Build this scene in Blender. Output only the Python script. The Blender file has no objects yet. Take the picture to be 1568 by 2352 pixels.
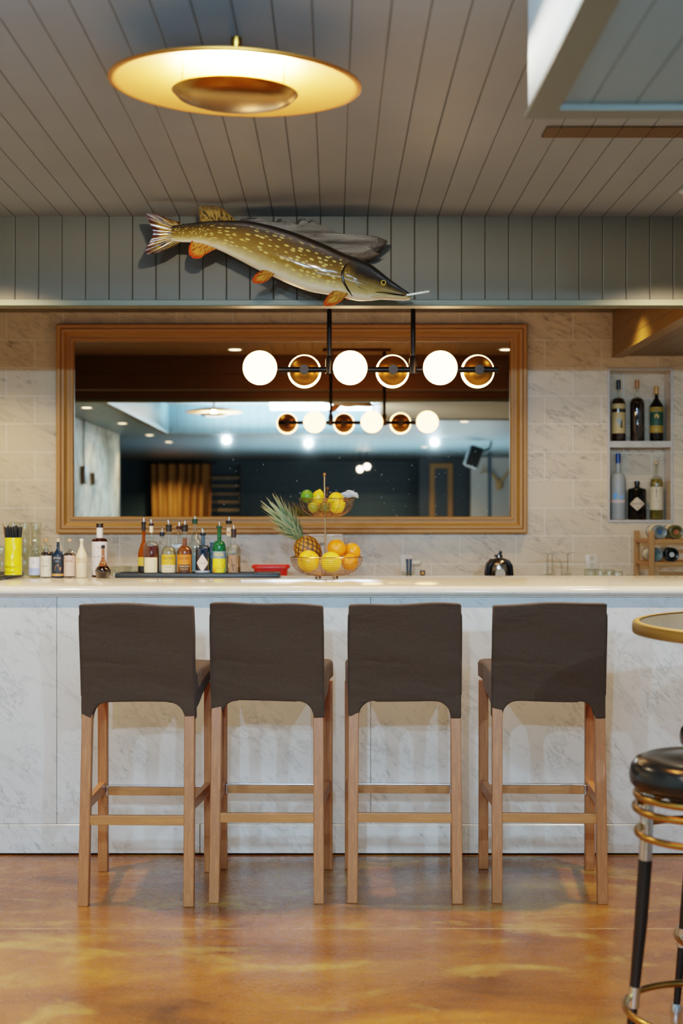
import bpy, bmesh, math, random
from mathutils import Vector, Matrix
R = random.Random(7)
PI = math.pi
sc = bpy.context.scene
COL = sc.collection
F, CX, CY, CH = 3267.0, 765.0, 1187.0, 1.345      # focal length in pixels, vanishing point, camera height

def at(px, py, Y):
    return Vector(((px-CX)/F*Y, Y, CH-(py-CY)/F*Y))

# ------------------------------------------------------------------ objects
def link(name, me, m=None, parent=None, smooth=False, loc=None):
    o = bpy.data.objects.new(name, me)
    COL.objects.link(o)
    if m is not None:
        for x in (m if isinstance(m, (list, tuple)) else [m]): me.materials.append(x)
    if parent is not None: o.parent = parent
    if loc is not None: o.location = loc
    if smooth and hasattr(me, 'polygons'):
        for p in me.polygons: p.use_smooth = True
        if smooth != 'all':
            md = None
            try:
                me.set_sharp_from_angle(angle=math.radians(smooth if smooth is not True else 40))
            except Exception: pass
    return o

def obj(name, bm, m=None, parent=None, smooth=True, loc=None):
    me = bpy.data.meshes.new(name)
    bmesh.ops.recalc_face_normals(bm, faces=bm.faces)
    bm.to_mesh(me); bm.free()
    return link(name, me, m, parent, smooth, loc)

def tag(o, label, cat, group=None):
    o['label'] = label; o['category'] = cat
    if group: o['group'] = group
    return o

def thing(name, label, cat, loc=(0, 0, 0), rz=0, group=None):
    o = bpy.data.objects.new(name, None); COL.objects.link(o)
    o.location = loc; o.rotation_euler = (0, 0, rz)
    o.empty_display_size = 0.05
    return tag(o, label, cat, group)

def struct(o):
    o['kind'] = 'structure'; return o

def kids(o): return [c for c in bpy.data.objects if c.parent == o]

def dup(root, loc, rz=None, label=None, group=None):
    def cp(o, par):
        c = o.copy(); COL.objects.link(c)
        if par is not None:
            c.parent = par; c.matrix_parent_inverse = o.matrix_parent_inverse.copy()
        for k in kids_cache[o.name]: cp(k, c)
        return c
    kids_cache = {}
    def walk(o):
        kids_cache[o.name] = kids(o)
        for k in kids_cache[o.name]: walk(k)
    walk(root)
    r = cp(root, None)
    r.location = loc
    if rz is not None: r.rotation_euler = (0, 0, rz)
    if label: r['label'] = label
    if group: r['group'] = group
    return r

# ------------------------------------------------------------------ shapes
def B(): return bmesh.new()

def box(bm, x0, x1, y0, y1, z0, z1, M=None):
    r = bmesh.ops.create_cube(bm, size=1)
    vs = r['verts']
    for v in vs:
        v.co = Vector(((x0+x1)/2+v.co.x*(x1-x0), (y0+y1)/2+v.co.y*(y1-y0), (z0+z1)/2+v.co.z*(z1-z0)))
        if M is not None: v.co = M @ v.co
    return vs

def rbox(bm, x0, x1, y0, y1, z0, z1, b=0.005, seg=2, M=None):
    vs = box(bm, x0, x1, y0, y1, z0, z1)
    es = list({e for v in vs for e in v.link_edges})
    r = bmesh.ops.bevel(bm, geom=es, offset=b, segments=seg, profile=0.5, affect='EDGES')
    if M is not None:
        for v in set(r['verts']): v.co = M @ v.co
    return r

def hexa(bm, lo, hi):
    """a bar between two quads (lists of four points)"""
    a = [bm.verts.new(p) for p in lo]; b = [bm.verts.new(p) for p in hi]
    bm.faces.new(a[::-1]); bm.faces.new(b)
    for i in range(4): bm.faces.new((a[i], a[(i+1) % 4], b[(i+1) % 4], b[i]))

def lathe(bm, prof, seg=32, c=(0, 0, 0), M=None):
    rings = []
    for r, z in prof:
        if r < 1e-6:
            v = [bm.verts.new((c[0], c[1], c[2]+z))]
        else:
            v = [bm.verts.new((c[0]+r*math.cos(2*PI*i/seg), c[1]+r*math.sin(2*PI*i/seg), c[2]+z)) for i in range(seg)]
        if M is not None:
            for q in v: q.co = M @ q.co
        rings.append(v)
    for a, b in zip(rings, rings[1:]):
        for i in range(seg):
            j = (i+1) % seg
            if len(a) == 1 and len(b) == 1: continue
            if len(a) == 1: bm.faces.new((a[0], b[i], b[j]))
            elif len(b) == 1: bm.faces.new((a[i], a[j], b[0]))
            else: bm.faces.new((a[i], a[j], b[j], b[i]))
    return rings

def tube(bm, pts, rad, seg=8, closed=False, caps=True):
    pts = [Vector(p) for p in pts]
    n = len(pts)
    rads = rad if isinstance(rad, (list, tuple)) else [rad]*n
    rings = []
    up = None
    for i, p in enumerate(pts):
        if closed: t = pts[(i+1) % n]-pts[i-1]
        else: t = pts[min(i+1, n-1)]-pts[max(i-1, 0)]
        t.normalize()
        if up is None:
            up = Vector((0, 0, 1)) if abs(t.z) < .9 else Vector((1, 0, 0))
        s = t.cross(up); s.normalize(); up = s.cross(t); up.normalize()
        rings.append([bm.verts.new(p+rads[i]*(math.cos(2*PI*k/seg)*s+math.sin(2*PI*k/seg)*up)) for k in range(seg)])
    m = n if closed else n-1
    for i in range(m):
        a, b = rings[i], rings[(i+1) % n]
        for k in range(seg):
            j = (k+1) % seg
            bm.faces.new((a[k], a[j], b[j], b[k]))
    if not closed and caps:
        bm.faces.new(rings[0][::-1]); bm.faces.new(rings[-1])

def ring_pts(r, z, n=48, c=(0, 0)):
    return [(c[0]+r*math.cos(2*PI*i/n), c[1]+r*math.sin(2*PI*i/n), z) for i in range(n)]

def ball(bm, r, c=(0, 0, 0), sz=1.0, u=24, v=16, M=None):
    q = bmesh.ops.create_uvsphere(bm, u_segments=u, v_segments=v, radius=r)
    for w in q['verts']:
        w.co = Vector((w.co.x, w.co.y, w.co.z*sz))
        if M is not None: w.co = M @ w.co
        w.co += Vector(c)
    return q['verts']

def plate(bm, pts, t, axis):
    """closed polygon (3-D points) extruded by vector axis*t"""
    a = [bm.verts.new(p) for p in pts]
    b = [bm.verts.new(Vector(p)+Vector(axis)*t) for p in pts]
    bm.faces.new(a); bm.faces.new(b[::-1])
    n = len(a)
    for i in range(n): bm.faces.new((a[i], b[i], b[(i+1) % n], a[(i+1) % n]))

# ------------------------------------------------------------------ materials
def lin(c):
    if isinstance(c, str):
        c = c.lstrip('#'); c = [int(c[i:i+2], 16)/255 for i in (0, 2, 4)]
        return tuple(x/12.92 if x <= .04045 else ((x+.055)/1.055)**2.4 for x in c)
    return tuple(c)

class N:
    def __init__(s, name):
        s.m = bpy.data.materials.new(name); s.m.use_nodes = True
        s.t = s.m.node_tree; s.t.nodes.clear()
        s.out = s.n('ShaderNodeOutputMaterial')
    def n(s, typ, **kw):
        x = s.t.nodes.new(typ)
        for k, v in kw.items():
            if k == 'op': x.operation = v
            else: setattr(x, k, v)
        return x
    def l(s, a, b): s.t.links.new(a, b)
    def put(s, sock, v):
        if hasattr(v, 'is_output') or hasattr(v, 'links'): s.l(v, sock)
        else:
            if isinstance(v, tuple) and len(v) == 3 and sock.type == 'RGBA': v = (*v, 1)
            sock.default_value = v
    def math(s, op, a, b=0.0, c=None, clamp=False):
        x = s.n('ShaderNodeMath', op=op); x.use_clamp = clamp
        s.put(x.inputs[0], a); s.put(x.inputs[1], b)
        if c is not None: s.put(x.inputs[2], c)
        return x.outputs[0]
    def coord(s, which='Object', scale=(1, 1, 1), loc=(0, 0, 0), rot=(0, 0, 0)):
        tc = s.n('ShaderNodeTexCoord'); mp = s.n('ShaderNodeMapping')
        s.l(tc.outputs[which], mp.inputs[0])
        mp.inputs['Scale'].default_value = scale; mp.inputs['Location'].default_value = loc; mp.inputs['Rotation'].default_value = rot
        return mp.outputs[0]
    def noise(s, vec, scale=5, detail=4, rough=.55, dist=0.0):
        x = s.n('ShaderNodeTexNoise'); s.l(vec, x.inputs['Vector'])
        x.inputs['Scale'].default_value = scale; x.inputs['Detail'].default_value = detail
        x.inputs['Roughness'].default_value = rough; x.inputs['Distortion'].default_value = dist
        return x.outputs[0]
    def ramp(s, f, stops):
        x = s.n('ShaderNodeValToRGB'); s.put(x.inputs[0], f)
        e = x.color_ramp.elements
        while len(e) < len(stops): e.new(.5)
        for i, (p, c) in enumerate(stops):
            e[i].position = p
            c = lin(c) if not isinstance(c, (int, float)) else (c, c, c)
            e[i].color = (*c[:3], 1)
        return x.outputs[0]
    def mix(s, f, a, b, mode='MIX'):
        x = s.n('ShaderNodeMix', data_type='RGBA', blend_type=mode)
        s.put(x.inputs[0], f)
        for k, v in ((6, a), (7, b)):
            if isinstance(v, str): v = lin(v)
            if isinstance(v, tuple): v = (*v[:3], 1)
            s.put(x.inputs[k], v)
        return x.outputs[2]
    def bump(s, h, strength=.3, dist=.01, invert=False):
        x = s.n('ShaderNodeBump'); x.invert = invert
        s.put(x.inputs['Height'], h); x.inputs['Strength'].default_value = strength; x.inputs['Distance'].default_value = dist
        return x.outputs[0]
    def bsdf(s, color, rough=.5, metal=0.0, normal=None, **kw):
        p = s.n('ShaderNodeBsdfPrincipled')
        if isinstance(color, str): color = lin(color)
        if isinstance(color, tuple): color = (*color[:3], 1)
        s.put(p.inputs['Base Color'], color); s.put(p.inputs['Roughness'], rough); s.put(p.inputs['Metallic'], metal)
        if normal is not None: s.l(normal, p.inputs['Normal'])
        for k, v in kw.items():
            k = k.replace('_', ' ')
            if isinstance(v, str): v = (*lin(v), 1)
            s.put(p.inputs[k], v)
        s.l(p.outputs[0], s.out.inputs[0])
        return p

MC = {}
def plain(name, color, rough=.5, metal=0.0, var=.12, scale=30, bump=0.0, **kw):
    if name in MC: return MC[name]
    a = N(name); c = lin(color)
    v = a.noise(a.coord(), scale, 3)
    col = a.mix(v, tuple(x*(1-var) for x in c), tuple(min(1, x*(1+var)) for x in c))
    a.bsdf(col, rough, metal, a.bump(v, bump, .003) if bump else None, **kw)
    MC[name] = a.m
    return a.m

def emit(name, color, strength, base='#ffffff', rough=.3):
    if name in MC: return MC[name]
    a = N(name)
    a.bsdf(base, rough, Emission_Color=color, Emission_Strength=strength)
    MC[name] = a.m
    return a.m

def thin_glass(name, tint='#f2f5f2', amount=.12, rough=.03):
    """clear thin glass: see-through with reflections growing at grazing angles"""
    if name in MC: return MC[name]
    a = N(name)
    t = a.n('ShaderNodeBsdfTransparent'); t.inputs[0].default_value = (*lin(tint), 1)
    g = a.n('ShaderNodeBsdfGlossy'); g.inputs['Roughness'].default_value = rough
    g.inputs[0].default_value = (1, 1, 1, 1)
    lw = a.n('ShaderNodeLayerWeight'); lw.inputs[0].default_value = .35
    f = a.math('ADD', a.math('MULTIPLY', lw.outputs['Facing'], .5), amount*.5, clamp=True)
    mx = a.n('ShaderNodeMixShader'); a.l(f, mx.inputs[0]); a.l(t.outputs[0], mx.inputs[1]); a.l(g.outputs[0], mx.inputs[2])
    a.l(mx.outputs[0], a.out.inputs[0])
    MC[name] = a.m
    return a.m

def liquid(name, color, trans=.55, rough=.08):
    return plain(name, color, rough, 0, .05, 10, Transmission_Weight=trans, IOR=1.2, Specular_IOR_Level=.5)

def planks(name, color, axis, spacing, offset, dark=.38, rough=.45, width=.0022, warm=None, spec=.35):
    """painted tongue-and-groove boards: grooves every `spacing` along one axis"""
    a = N(name)
    g = a.n('ShaderNodeTexCoord').outputs['Object']
    sp = a.n('ShaderNodeSeparateXYZ'); a.l(g, sp.inputs[0])
    x = sp.outputs[axis]
    u = a.math('DIVIDE', a.math('SUBTRACT', x, offset), spacing)
    fr = a.math('FRACT', u)
    d = a.math('MULTIPLY', a.math('ABSOLUTE', a.math('SUBTRACT', fr, .5)), -spacing)
    d = a.math('ADD', d, spacing*.5)                       # distance from the groove
    line = a.math('SUBTRACT', 1.0, a.math('DIVIDE', d, width*1.6), clamp=True)
    line = a.math('MULTIPLY', line, 1.0, clamp=True)
    wn = a.n('ShaderNodeTexWhiteNoise', noise_dimensions='1D'); a.l(a.math('FLOOR', u), wn.inputs['W'])
    v = a.noise(g, 3.5, 4)
    c = lin(color)
    col = a.mix(v, tuple(q*.88 for q in c), tuple(q*1.1 for q in c))
    col = a.mix(a.math('MULTIPLY', wn.outputs[0], .12), col, tuple(q*.7 for q in c))
    col = a.mix(a.math('MULTIPLY', line, 1-dark*.6), col, tuple(q*dark*.5 for q in c))
    nr = a.bump(a.math('SUBTRACT', 1.0, line), .5, .004)
    a.bsdf(col, rough, 0, nr, Specular_IOR_Level=spec)
    return a.m

def wood(name, c1, c2, rough=.4, axis=2, scale=14, stretch=12, coat=0.0):
    if name in MC: return MC[name]
    a = N(name)
    s = [scale]*3; s[axis] = scale/stretch
    v = a.coord('Object', tuple(s))
    n1 = a.noise(v, 2.2, 6, .6, .6); n2 = a.noise(v, 9, 3, .6)
    f = a.math('ADD', a.math('MULTIPLY', n1, .75), a.math('MULTIPLY', n2, .25))
    col = a.ramp(f, [(.3, c1), (.5, c2), (.7, c1)])
    oi = a.n('ShaderNodeObjectInfo')
    a.bsdf(col, rough, 0, a.bump(f, .12, .002), Coat_Weight=coat)
    MC[name] = a.m
    return a.m

def marble(name, base, vein, scale=1.0, rough=.18, ang=.9, amt=.8, tiles=None, blotch=.5, stretch=3.5):
    a = N(name)
    g = a.coord('Object', (scale, scale, scale))
    rt = a.coord('Object', rot=(0, ang, 0))
    mp = a.n('ShaderNodeMapping'); a.l(rt, mp.inputs[0]); mp.inputs['Scale'].default_value = (scale/stretch*1.6, scale, scale*1.6)
    gs = mp.outputs[0]
    n1 = a.noise(gs, 5.0, 8, .68, .35)
    v1 = a.math('ABSOLUTE', a.math('SUBTRACT', n1, .5))
    v1 = a.math('SUBTRACT', 1.0, a.math('MULTIPLY', v1, 30), clamp=True)
    mask = a.ramp(a.noise(g, 3.0, 5, .65), [(.45, 0.0), (.62, 1.0)])
    v1 = a.math('MULTIPLY', v1, mask)
    n2 = a.noise(gs, 16, 6, .7, .2)
    v2 = a.ramp(n2, [(.55, 0.0), (.68, 1.0)])
    m2 = a.ramp(a.noise(g, 4.3, 4), [(.42, 0.0), (.6, 1.0)])
    v2 = a.math('MULTIPLY', v2, m2)
    n3 = a.noise(gs, 1.6, 4, .5, .2)
    v3 = a.math('SUBTRACT', 1.0, a.math('MULTIPLY', a.math('ABSOLUTE', a.math('SUBTRACT', n3, .52)), 60), clamp=True)
    f = a.math('MAXIMUM', a.math('MULTIPLY', v1, .55), a.math('MULTIPLY', v2, .7))
    f = a.math('MAXIMUM', f, a.math('MULTIPLY', v3, .22))
    f = a.math('MULTIPLY', f, amt)
    b = lin(base)
    cl = a.noise(g, 1.6, 5, .6)
    col = a.mix(cl, tuple(q*(1-.2*blotch) for q in b), tuple(min(1, q*1.08) for q in b))
    col = a.mix(f, col, vein)
    nr = None
    if tiles:
        w, h, x0, z0, mort, mc = tiles
        tc = a.n('ShaderNodeTexCoord').outputs['Object']
        sp = a.n('ShaderNodeSeparateXYZ'); a.l(tc, sp.inputs[0])
        cb = a.n('ShaderNodeCombineXYZ')
        a.l(a.math('SUBTRACT', sp.outputs[0], x0), cb.inputs[0]); a.l(a.math('SUBTRACT', sp.outputs[2], z0), cb.inputs[1])
        br = a.n('ShaderNodeTexBrick'); br.offset = .5; br.offset_frequency = 2; br.squash = 1.0
        a.l(cb.outputs[0], br.inputs['Vector'])
        br.inputs['Color1'].default_value = (.94, .94, .94, 1); br.inputs['Color2'].default_value = (1.0, 1.0, 1.0, 1)
        br.inputs['Mortar'].default_value = (1, 1, 1, 1)
        br.inputs['Scale'].default_value = 1; br.inputs['Mortar Size'].default_value = mort
        br.inputs['Mortar Smooth'].default_value = .2
        br.inputs['Brick Width'].default_value = w; br.inputs['Row Height'].default_value = h
        col = a.mix(1.0, col, br.outputs['Color'], 'MULTIPLY')
        col = a.mix(br.outputs['Fac'], col, mc)
        nr = a.bump(br.outputs['Fac'], .3, .003, invert=True)
    a.bsdf(col, rough, 0, nr)
    return a.m
# ================================================================== THE SETTING
ZC = 2.506        # main ceiling
ZB = 2.472        # ceiling over the bar
ZS = 2.200        # lowered ceiling
GY = 7.85         # back wall
PLK = .0909; OFF = .042

def simple(name, boxes, m, smooth=False):
    bm = B()
    for b in boxes: box(bm, *b)
    return struct(obj(name, bm, m, smooth=False))

m_ceil = planks('painted_ceiling_boards', '#8a8f92', 0, PLK, OFF, rough=.5)
m_soff = planks('painted_soffit_boards', '#6c8894', 0, .094, .07, rough=.42, dark=.55)
m_beam = planks('painted_beam_boards', '#4c4536', 0, PLK, OFF, rough=.5)
m_beamb = planks('brown_beam_back', '#54391a', 2, .11, .03, rough=.4)
m_barc = planks('bar_ceiling_boards', '#6b5a3c', 0, PLK, OFF, rough=.4)
m_side = planks('bulkhead_side_boards', '#7d5f26', 2, .084, .02, rough=.32)
m_trim = plain('painted_trim', '#5c6258', .45, 0, .06, 6)
m_white = plain('white_paint', '#b9bcba', .5, 0, .05, 4)

# floor: stained and polished concrete
def floor_mat():
    a = N('stained_concrete')
    g = a.coord('Object')
    gx = a.coord('Object', (.8, 1.5, 1))
    n1 = a.noise(gx, 1.5, 6, .62, .8)
    n2 = a.noise(a.coord('Object', (1.0, 2.0, 1), loc=(3.1, 7.7, 0)), 1.25, 7, .66, 1.4)
    n3 = a.noise(g, 22, 6, .75)
    n4 = a.noise(g, 90, 3, .7)
    col = a.ramp(n1, [(.30, '#4a290b'), (.43, '#7a4410'), (.55, '#905615'), (.68, '#a4701f')])
    pale = a.ramp(n2, [(.54, 0.0), (.62, .35), (.74, .6)])
    col = a.mix(pale, col, '#c4a24a')
    col = a.mix(a.math('MULTIPLY', a.ramp(n3, [(.42, 0.0), (.62, 1.0)]), .38), col, '#6b4218')
    col = a.mix(a.math('MULTIPLY', a.ramp(n4, [(.5, 0.0), (.7, 1.0)]), .2), col, '#4d2b10')
    # saw-cut joint running along the bar
    sp = a.n('ShaderNodeSeparateXYZ'); a.l(g, sp.inputs[0])
    wob = a.math('MULTIPLY', a.math('SUBTRACT', a.noise(g, 6, 3), .5), .012)
    d = a.math('ABSOLUTE', a.math('SUBTRACT', a.math('ADD', sp.outputs[1], wob), 4.645))
    j = a.math('SUBTRACT', 1.0, a.math('DIVIDE', d, .007), clamp=True)
    jn = a.math('MULTIPLY', j, a.ramp(a.noise(g, 9, 4), [(.35, .15), (.6, .85)]))
    col = a.mix(jn, col, '#c9a06a')
    # darker band where the counter meets the floor
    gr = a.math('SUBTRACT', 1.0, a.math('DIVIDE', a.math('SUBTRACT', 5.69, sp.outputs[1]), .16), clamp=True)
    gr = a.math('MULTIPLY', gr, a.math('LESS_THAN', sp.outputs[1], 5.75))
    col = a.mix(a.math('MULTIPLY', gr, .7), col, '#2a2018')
    rough = a.ramp(n3, [(.3, .2), (.7, .34)])
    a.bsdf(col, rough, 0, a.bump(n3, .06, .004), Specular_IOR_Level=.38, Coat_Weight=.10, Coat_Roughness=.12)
    return a.m
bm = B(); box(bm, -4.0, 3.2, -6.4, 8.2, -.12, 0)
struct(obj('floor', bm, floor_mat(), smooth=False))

# ceilings
simple('ceiling', [(-4.0, 3.2, .9, 5.55, ZC, ZC+.1)], m_ceil)
simple('ceiling', [(-4.0, 3.2, 5.55, 8.1, ZB, ZB+.13)], m_barc)
# lowered ceiling round the raised tray
simple('ceiling', [(-4.0, 3.2, -6.3, .9, ZS+.012, ZC+.1)], m_soff)
simple('ceiling', [(-4.0, -1.70, .9, 5.49, ZS+.012, ZC)], m_soff)
bulk = simple('ceiling', [(.418, 3.2, .9, 3.05, ZS+.012, ZC)], [m_white, m_soff])
for p in bulk.data.polygons:
    p.material_index = 1 if abs(p.normal.z) > .5 else 0
# border boards on the lowered ceiling edge
bm = B()
box(bm, .412, .475, .9, 2.99, ZS, ZS+.012); box(bm, .412, 3.2, 2.99, 3.056, ZS, ZS+.012)
struct(obj('trim_1', bm, m_trim, smooth=False))
bm = B(); box(bm, -1.76, -1.694, .9, 5.49, ZS, ZS+.012); box(bm, -1.694, .412, .84, .906, ZS, ZS+.012)
struct(obj('trim_2', bm, m_trim, smooth=False))
# thin ochre strip standing in for the shadow on the ceiling beyond the bulkhead
m_shade = planks('shade_boards', '#573a0e', 0, PLK, OFF, rough=.5)
simple('shade_strip', [(.635, 3.2, 4.225, 4.335, ZC-.006, ZC+.001)], m_shade)

# the beam the fish hangs on
bmf = simple('ceiling_beam', [(-4.0, 3.2, 5.50, 5.76, 2.233, ZC), (-4.0, 3.2, 5.50, 5.57, 2.182, 2.233)], [m_beam, m_beamb])
for p_ in bmf.data.polygons: p_.material_index = 1 if p_.normal.y > .5 else 0
bm = B(); rbox(bm, -4.0, 3.2, 5.492, 5.572, 2.160, 2.184, .003)
struct(obj('trim_4', bm, plain('beam_trim', '#55553f', .5, 0, .06, 6), smooth=False))
# dropped bulkhead over the end of the bar
bk = simple('ceiling', [(1.54, 3.2, 5.765, 7.85, 2.232, ZB)], [m_side, m_barc])
for p in bk.data.polygons: p.material_index = 1 if abs(p.normal.z) > .5 else 0
bm = B(); box(bm, 1.534, 1.60, 5.765, 7.848, 2.222, 2.232)
struct(obj('trim_5', bm, m_side, smooth=False))

# back wall in marble tile with a two-shelf niche
m_tile = marble('marble_wall_tile', '#cbb495', '#6f6255', 1.35, .3, -.45, 1.1,
                (.3125, .1545, 1.166, 1.085, .0022, '#d8cbb8'), .35)
m_niche = marble('marble_niche', '#b3aba1', '#77716b', 1.5, .35, -.4, .6)
NX0, NX1, NZ0, NZ1 = 1.526, 1.861, 1.328, 2.153
simple('wall_back', [(-4.0, NX0, GY, GY+.25, 0, 2.6), (NX1, 3.2, GY, GY+.25, 0, 2.6),
                     (NX0, NX1, GY, GY+.25, 0, NZ0), (NX0, NX1, GY, GY+.25, NZ1, 2.6),
                     (NX0, NX1, GY+.16, GY+.25, NZ0, NZ1)], m_tile)
simple('wall_niche', [(NX0, NX1, GY+.004, GY+.16, 1.729, 1.763)], m_niche)
bm = B()
for b in ((NX0-.014, NX0, NZ0-.014, NZ1+.014), (NX1, NX1+.014, NZ0-.014, NZ1+.014), (NX0, NX1, NZ0-.014, NZ0), (NX0, NX1, NZ1, NZ1+.014)):
    rbox(bm, b[0], b[1], GY-.006, GY+.002, b[2], b[3], .002)
struct(obj('trim_6', bm, m_niche, smooth=False))

# side walls and the room behind the viewer (seen in the mirror)
def plaster():
    a = N('rough_white_plaster'); g = a.coord()
    n = a.noise(g, 2.5, 7, .65); n2 = a.noise(g, 9, 6, .7)
    col = a.ramp(a.math('ADD', a.math('MULTIPLY', n, .6), a.math('MULTIPLY', n2, .4)), [(.36, '#5a5c50'), (.46, '#a8a491'), (.60, '#dcd8c4')])
    a.bsdf(col, .7, 0, a.bump(n2, .6, .02)); return a.m
m_plaster = plaster()
m_navy = planks('navy_boards', '#38525f', 2, .13, .03, rough=.4, dark=.5)
m_navyp = plain('navy_paint', '#22323c', .4, 0, .1, 5)
simple('wall_left', [(-2.45, -2.25, .7, 7.85, 0, ZC)], m_plaster)
simple('wall_left', [(-3.55, -3.4, -6.2, .9, 0, ZS)], m_navyp)
simple('wall_left', [(-3.4, -2.25, .62, .7, 0, ZS)], m_navyp)
simple('wall_right', [(2.75, 2.95, -6.2, 7.85, 0, ZC)], m_white)
simple('wall_front', [(-3.6, 3.0, -6.25, -6.0, 0, ZS)], m_navy)
simple('wall_side', [(1.98, 2.75, -4.9, -4.78, 0, ZS)], m_white)
m_oak = wood('pale_oak_trim', '#9c7a48', '#84622f', .5)
# door on the far wall
bm = B()
for x0, x1 in ((1.40, 1.47), (1.66, 1.73)): box(bm, x0, x1, -5.0, -4.94, 0, 2.05)
box(bm, 1.40, 1.73, -5.0, -4.94, 2.05, 2.12)
d1 = struct(obj('door_1', bm, m_oak, smooth=False))
bm = B(); box(bm, 1.47, 1.66, -4.98, -4.955, .004, 2.05); obj('door_panel', bm, m_navyp, d1, smooth=False)
bm = B(); tube(bm, [(1.62, -4.94, 1.02), (1.62, -4.905, 1.02), (1.55, -4.905, 1.02)], .009); obj('door_handle', bm, plain('dark_iron', '#24211d', .4, .9), d1)
simple('wall_side', [(1.25, 1.98, -5.06, -5.0, 0, ZS)], m_navyp)
# dark framed glazed door standing on the side wall
bm = B(); box(bm, 2.06, 2.10, -3.3, -3.2, 0, ZS); box(bm, 2.30, 2.36, -2.2, -2.1, 0, ZS)
struct(obj('door_2', bm, m_navyp, smooth=False))
bm = B(); box(bm, -4.0, -3.99, -6.2, .6, 0, .1); box(bm, -3.39, -3.37, -6, .6, 0, .12)
struct(obj('baseboard_left', bm, m_navyp, smooth=False))

# ================================================================== BAR COUNTER
m_panel = marble('marble_panel', '#c9c6c1', '#5f6865', 1.7, .22, -.8, .8, None, .8, 2.6)
m_top = marble('marble_counter_top', '#d6cbbb', '#9a8f84', 1.6, .12, .8, .5)
bar = thing('bar_counter', 'long white marble bar counter running behind the four slipcovered stools', 'bar counter', (0, 6.1, 0))
def local(o):      # build in world coordinates, hang under an Empty without moving
    return o
def under(root, o):
    o.parent = root
    o.matrix_parent_inverse = Matrix.Translation(root.location).inverted()
    return o
bm = B()
x0, x1 = -2.24, 2.74
prof = [(6.64, 1.07), (5.662, 1.07), (5.650, 1.067), (5.640, 1.059), (5.635, 1.049), (5.637, 1.040), (5.643, 1.034), (5.652, 1.032), (5.654, 1.026), (6.64, 1.026)]
a_ = [bm.verts.new((x0, y, z)) for y, z in prof]; b_ = [bm.verts.new((x1, y, z)) for y, z in prof]
bm.faces.new(a_); bm.faces.new(b_[::-1])
for i in range(len(prof)): bm.faces.new((a_[i], b_[i], b_[(i+1) % len(prof)], a_[(i+1) % len(prof)]))
under(bar, obj('countertop', bm, m_top, smooth=60))
cuts = [x0, -1.1, .149, 1.55, x1]
for i in range(4):
    bm = B(); rbox(bm, cuts[i]+.0008, cuts[i+1]-.0008, 5.66, 5.71, .122, 1.0255, .0015, 1)
    under(bar, obj('front_panel', bm, m_panel, smooth=False))
cuts2 = [x0, -.530, 1.0, x1]
for i in range(3):
    bm = B(); rbox(bm, cuts2[i]+.0012, cuts2[i+1]-.0012, 5.657, 5.71, .006, .121, .002, 1)
    under(bar, obj('plinth', bm, m_panel, smooth=False))
bm = B(); box(bm, x0+.02, x1-.02, 5.712, 6.6, .004, 1.0255); under(bar, obj('carcass', bm, plain('dark_board', '#2c2620', .6), smooth=False))

back = thing('back_bar', 'low back counter with stone top standing against the tiled wall behind the bar', 'counter', (0, 7.55, 0))
bm = B(); rbox(bm, -2.24, 2.74, 7.22, 7.846, .925, .95, .004); under(back, obj('countertop', bm, m_top, smooth=False))
bm = B(); box(bm, -2.24, 2.74, 7.26, 7.84, .0, .924); under(back, obj('cabinet', bm, plain('dark_board', '#2c2620', .6), smooth=False))
ZBB = .9505

# ================================================================== MIRROR
mir = thing('framed_mirror', 'huge wide mirror in a stepped golden wood frame on the tiled wall', 'mirror', (-.223, 7.83, 1.83))
IX0, IX1, IZ0, IZ1 = -1.424, .971, 1.346, 2.309
pr = [(0, 7.836), (0, 7.818), (.006, 7.808), (.016, 7.806), (.019, 7.811), (.036, 7.809), (.048, 7.799), (.050, 7.792), (.064, 7.788), (.068, 7.794), (.071, 7.786), (.086, 7.783), (.092, 7.788), (.092, 7.848), (0, 7.848)]
def fr(part, sgn):
    pass
m_gold = wood('gilt_wood_frame_h', '#b07c2e', '#9c6a24', .5, 0, 8, 20)
m_goldv = wood('gilt_wood_frame_v', '#b07c2e', '#9c6a24', .5, 2, 8, 20)
cor = [(IX0, IZ0, -1, -1), (IX1, IZ0, 1, -1), (IX1, IZ1, 1, 1), (IX0, IZ1, -1, 1)]
bm = B()
rings = [[bm.verts.new((cx+sx*d, y, cz+sz*d)) for d, y in pr] for cx, cz, sx, sz in cor]
n = len(pr)
for k in range(4):
    A, C = rings[k], rings[(k+1) % 4]
    for i in range(n):
        f = bm.faces.new((A[i], C[i], C[(i+1) % n], A[(i+1) % n])); f.material_index = k % 2
bmesh.ops.recalc_face_normals(bm, faces=bm.faces)
under(mir, obj('frame', bm, [m_gold, m_goldv], smooth=25))
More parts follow.
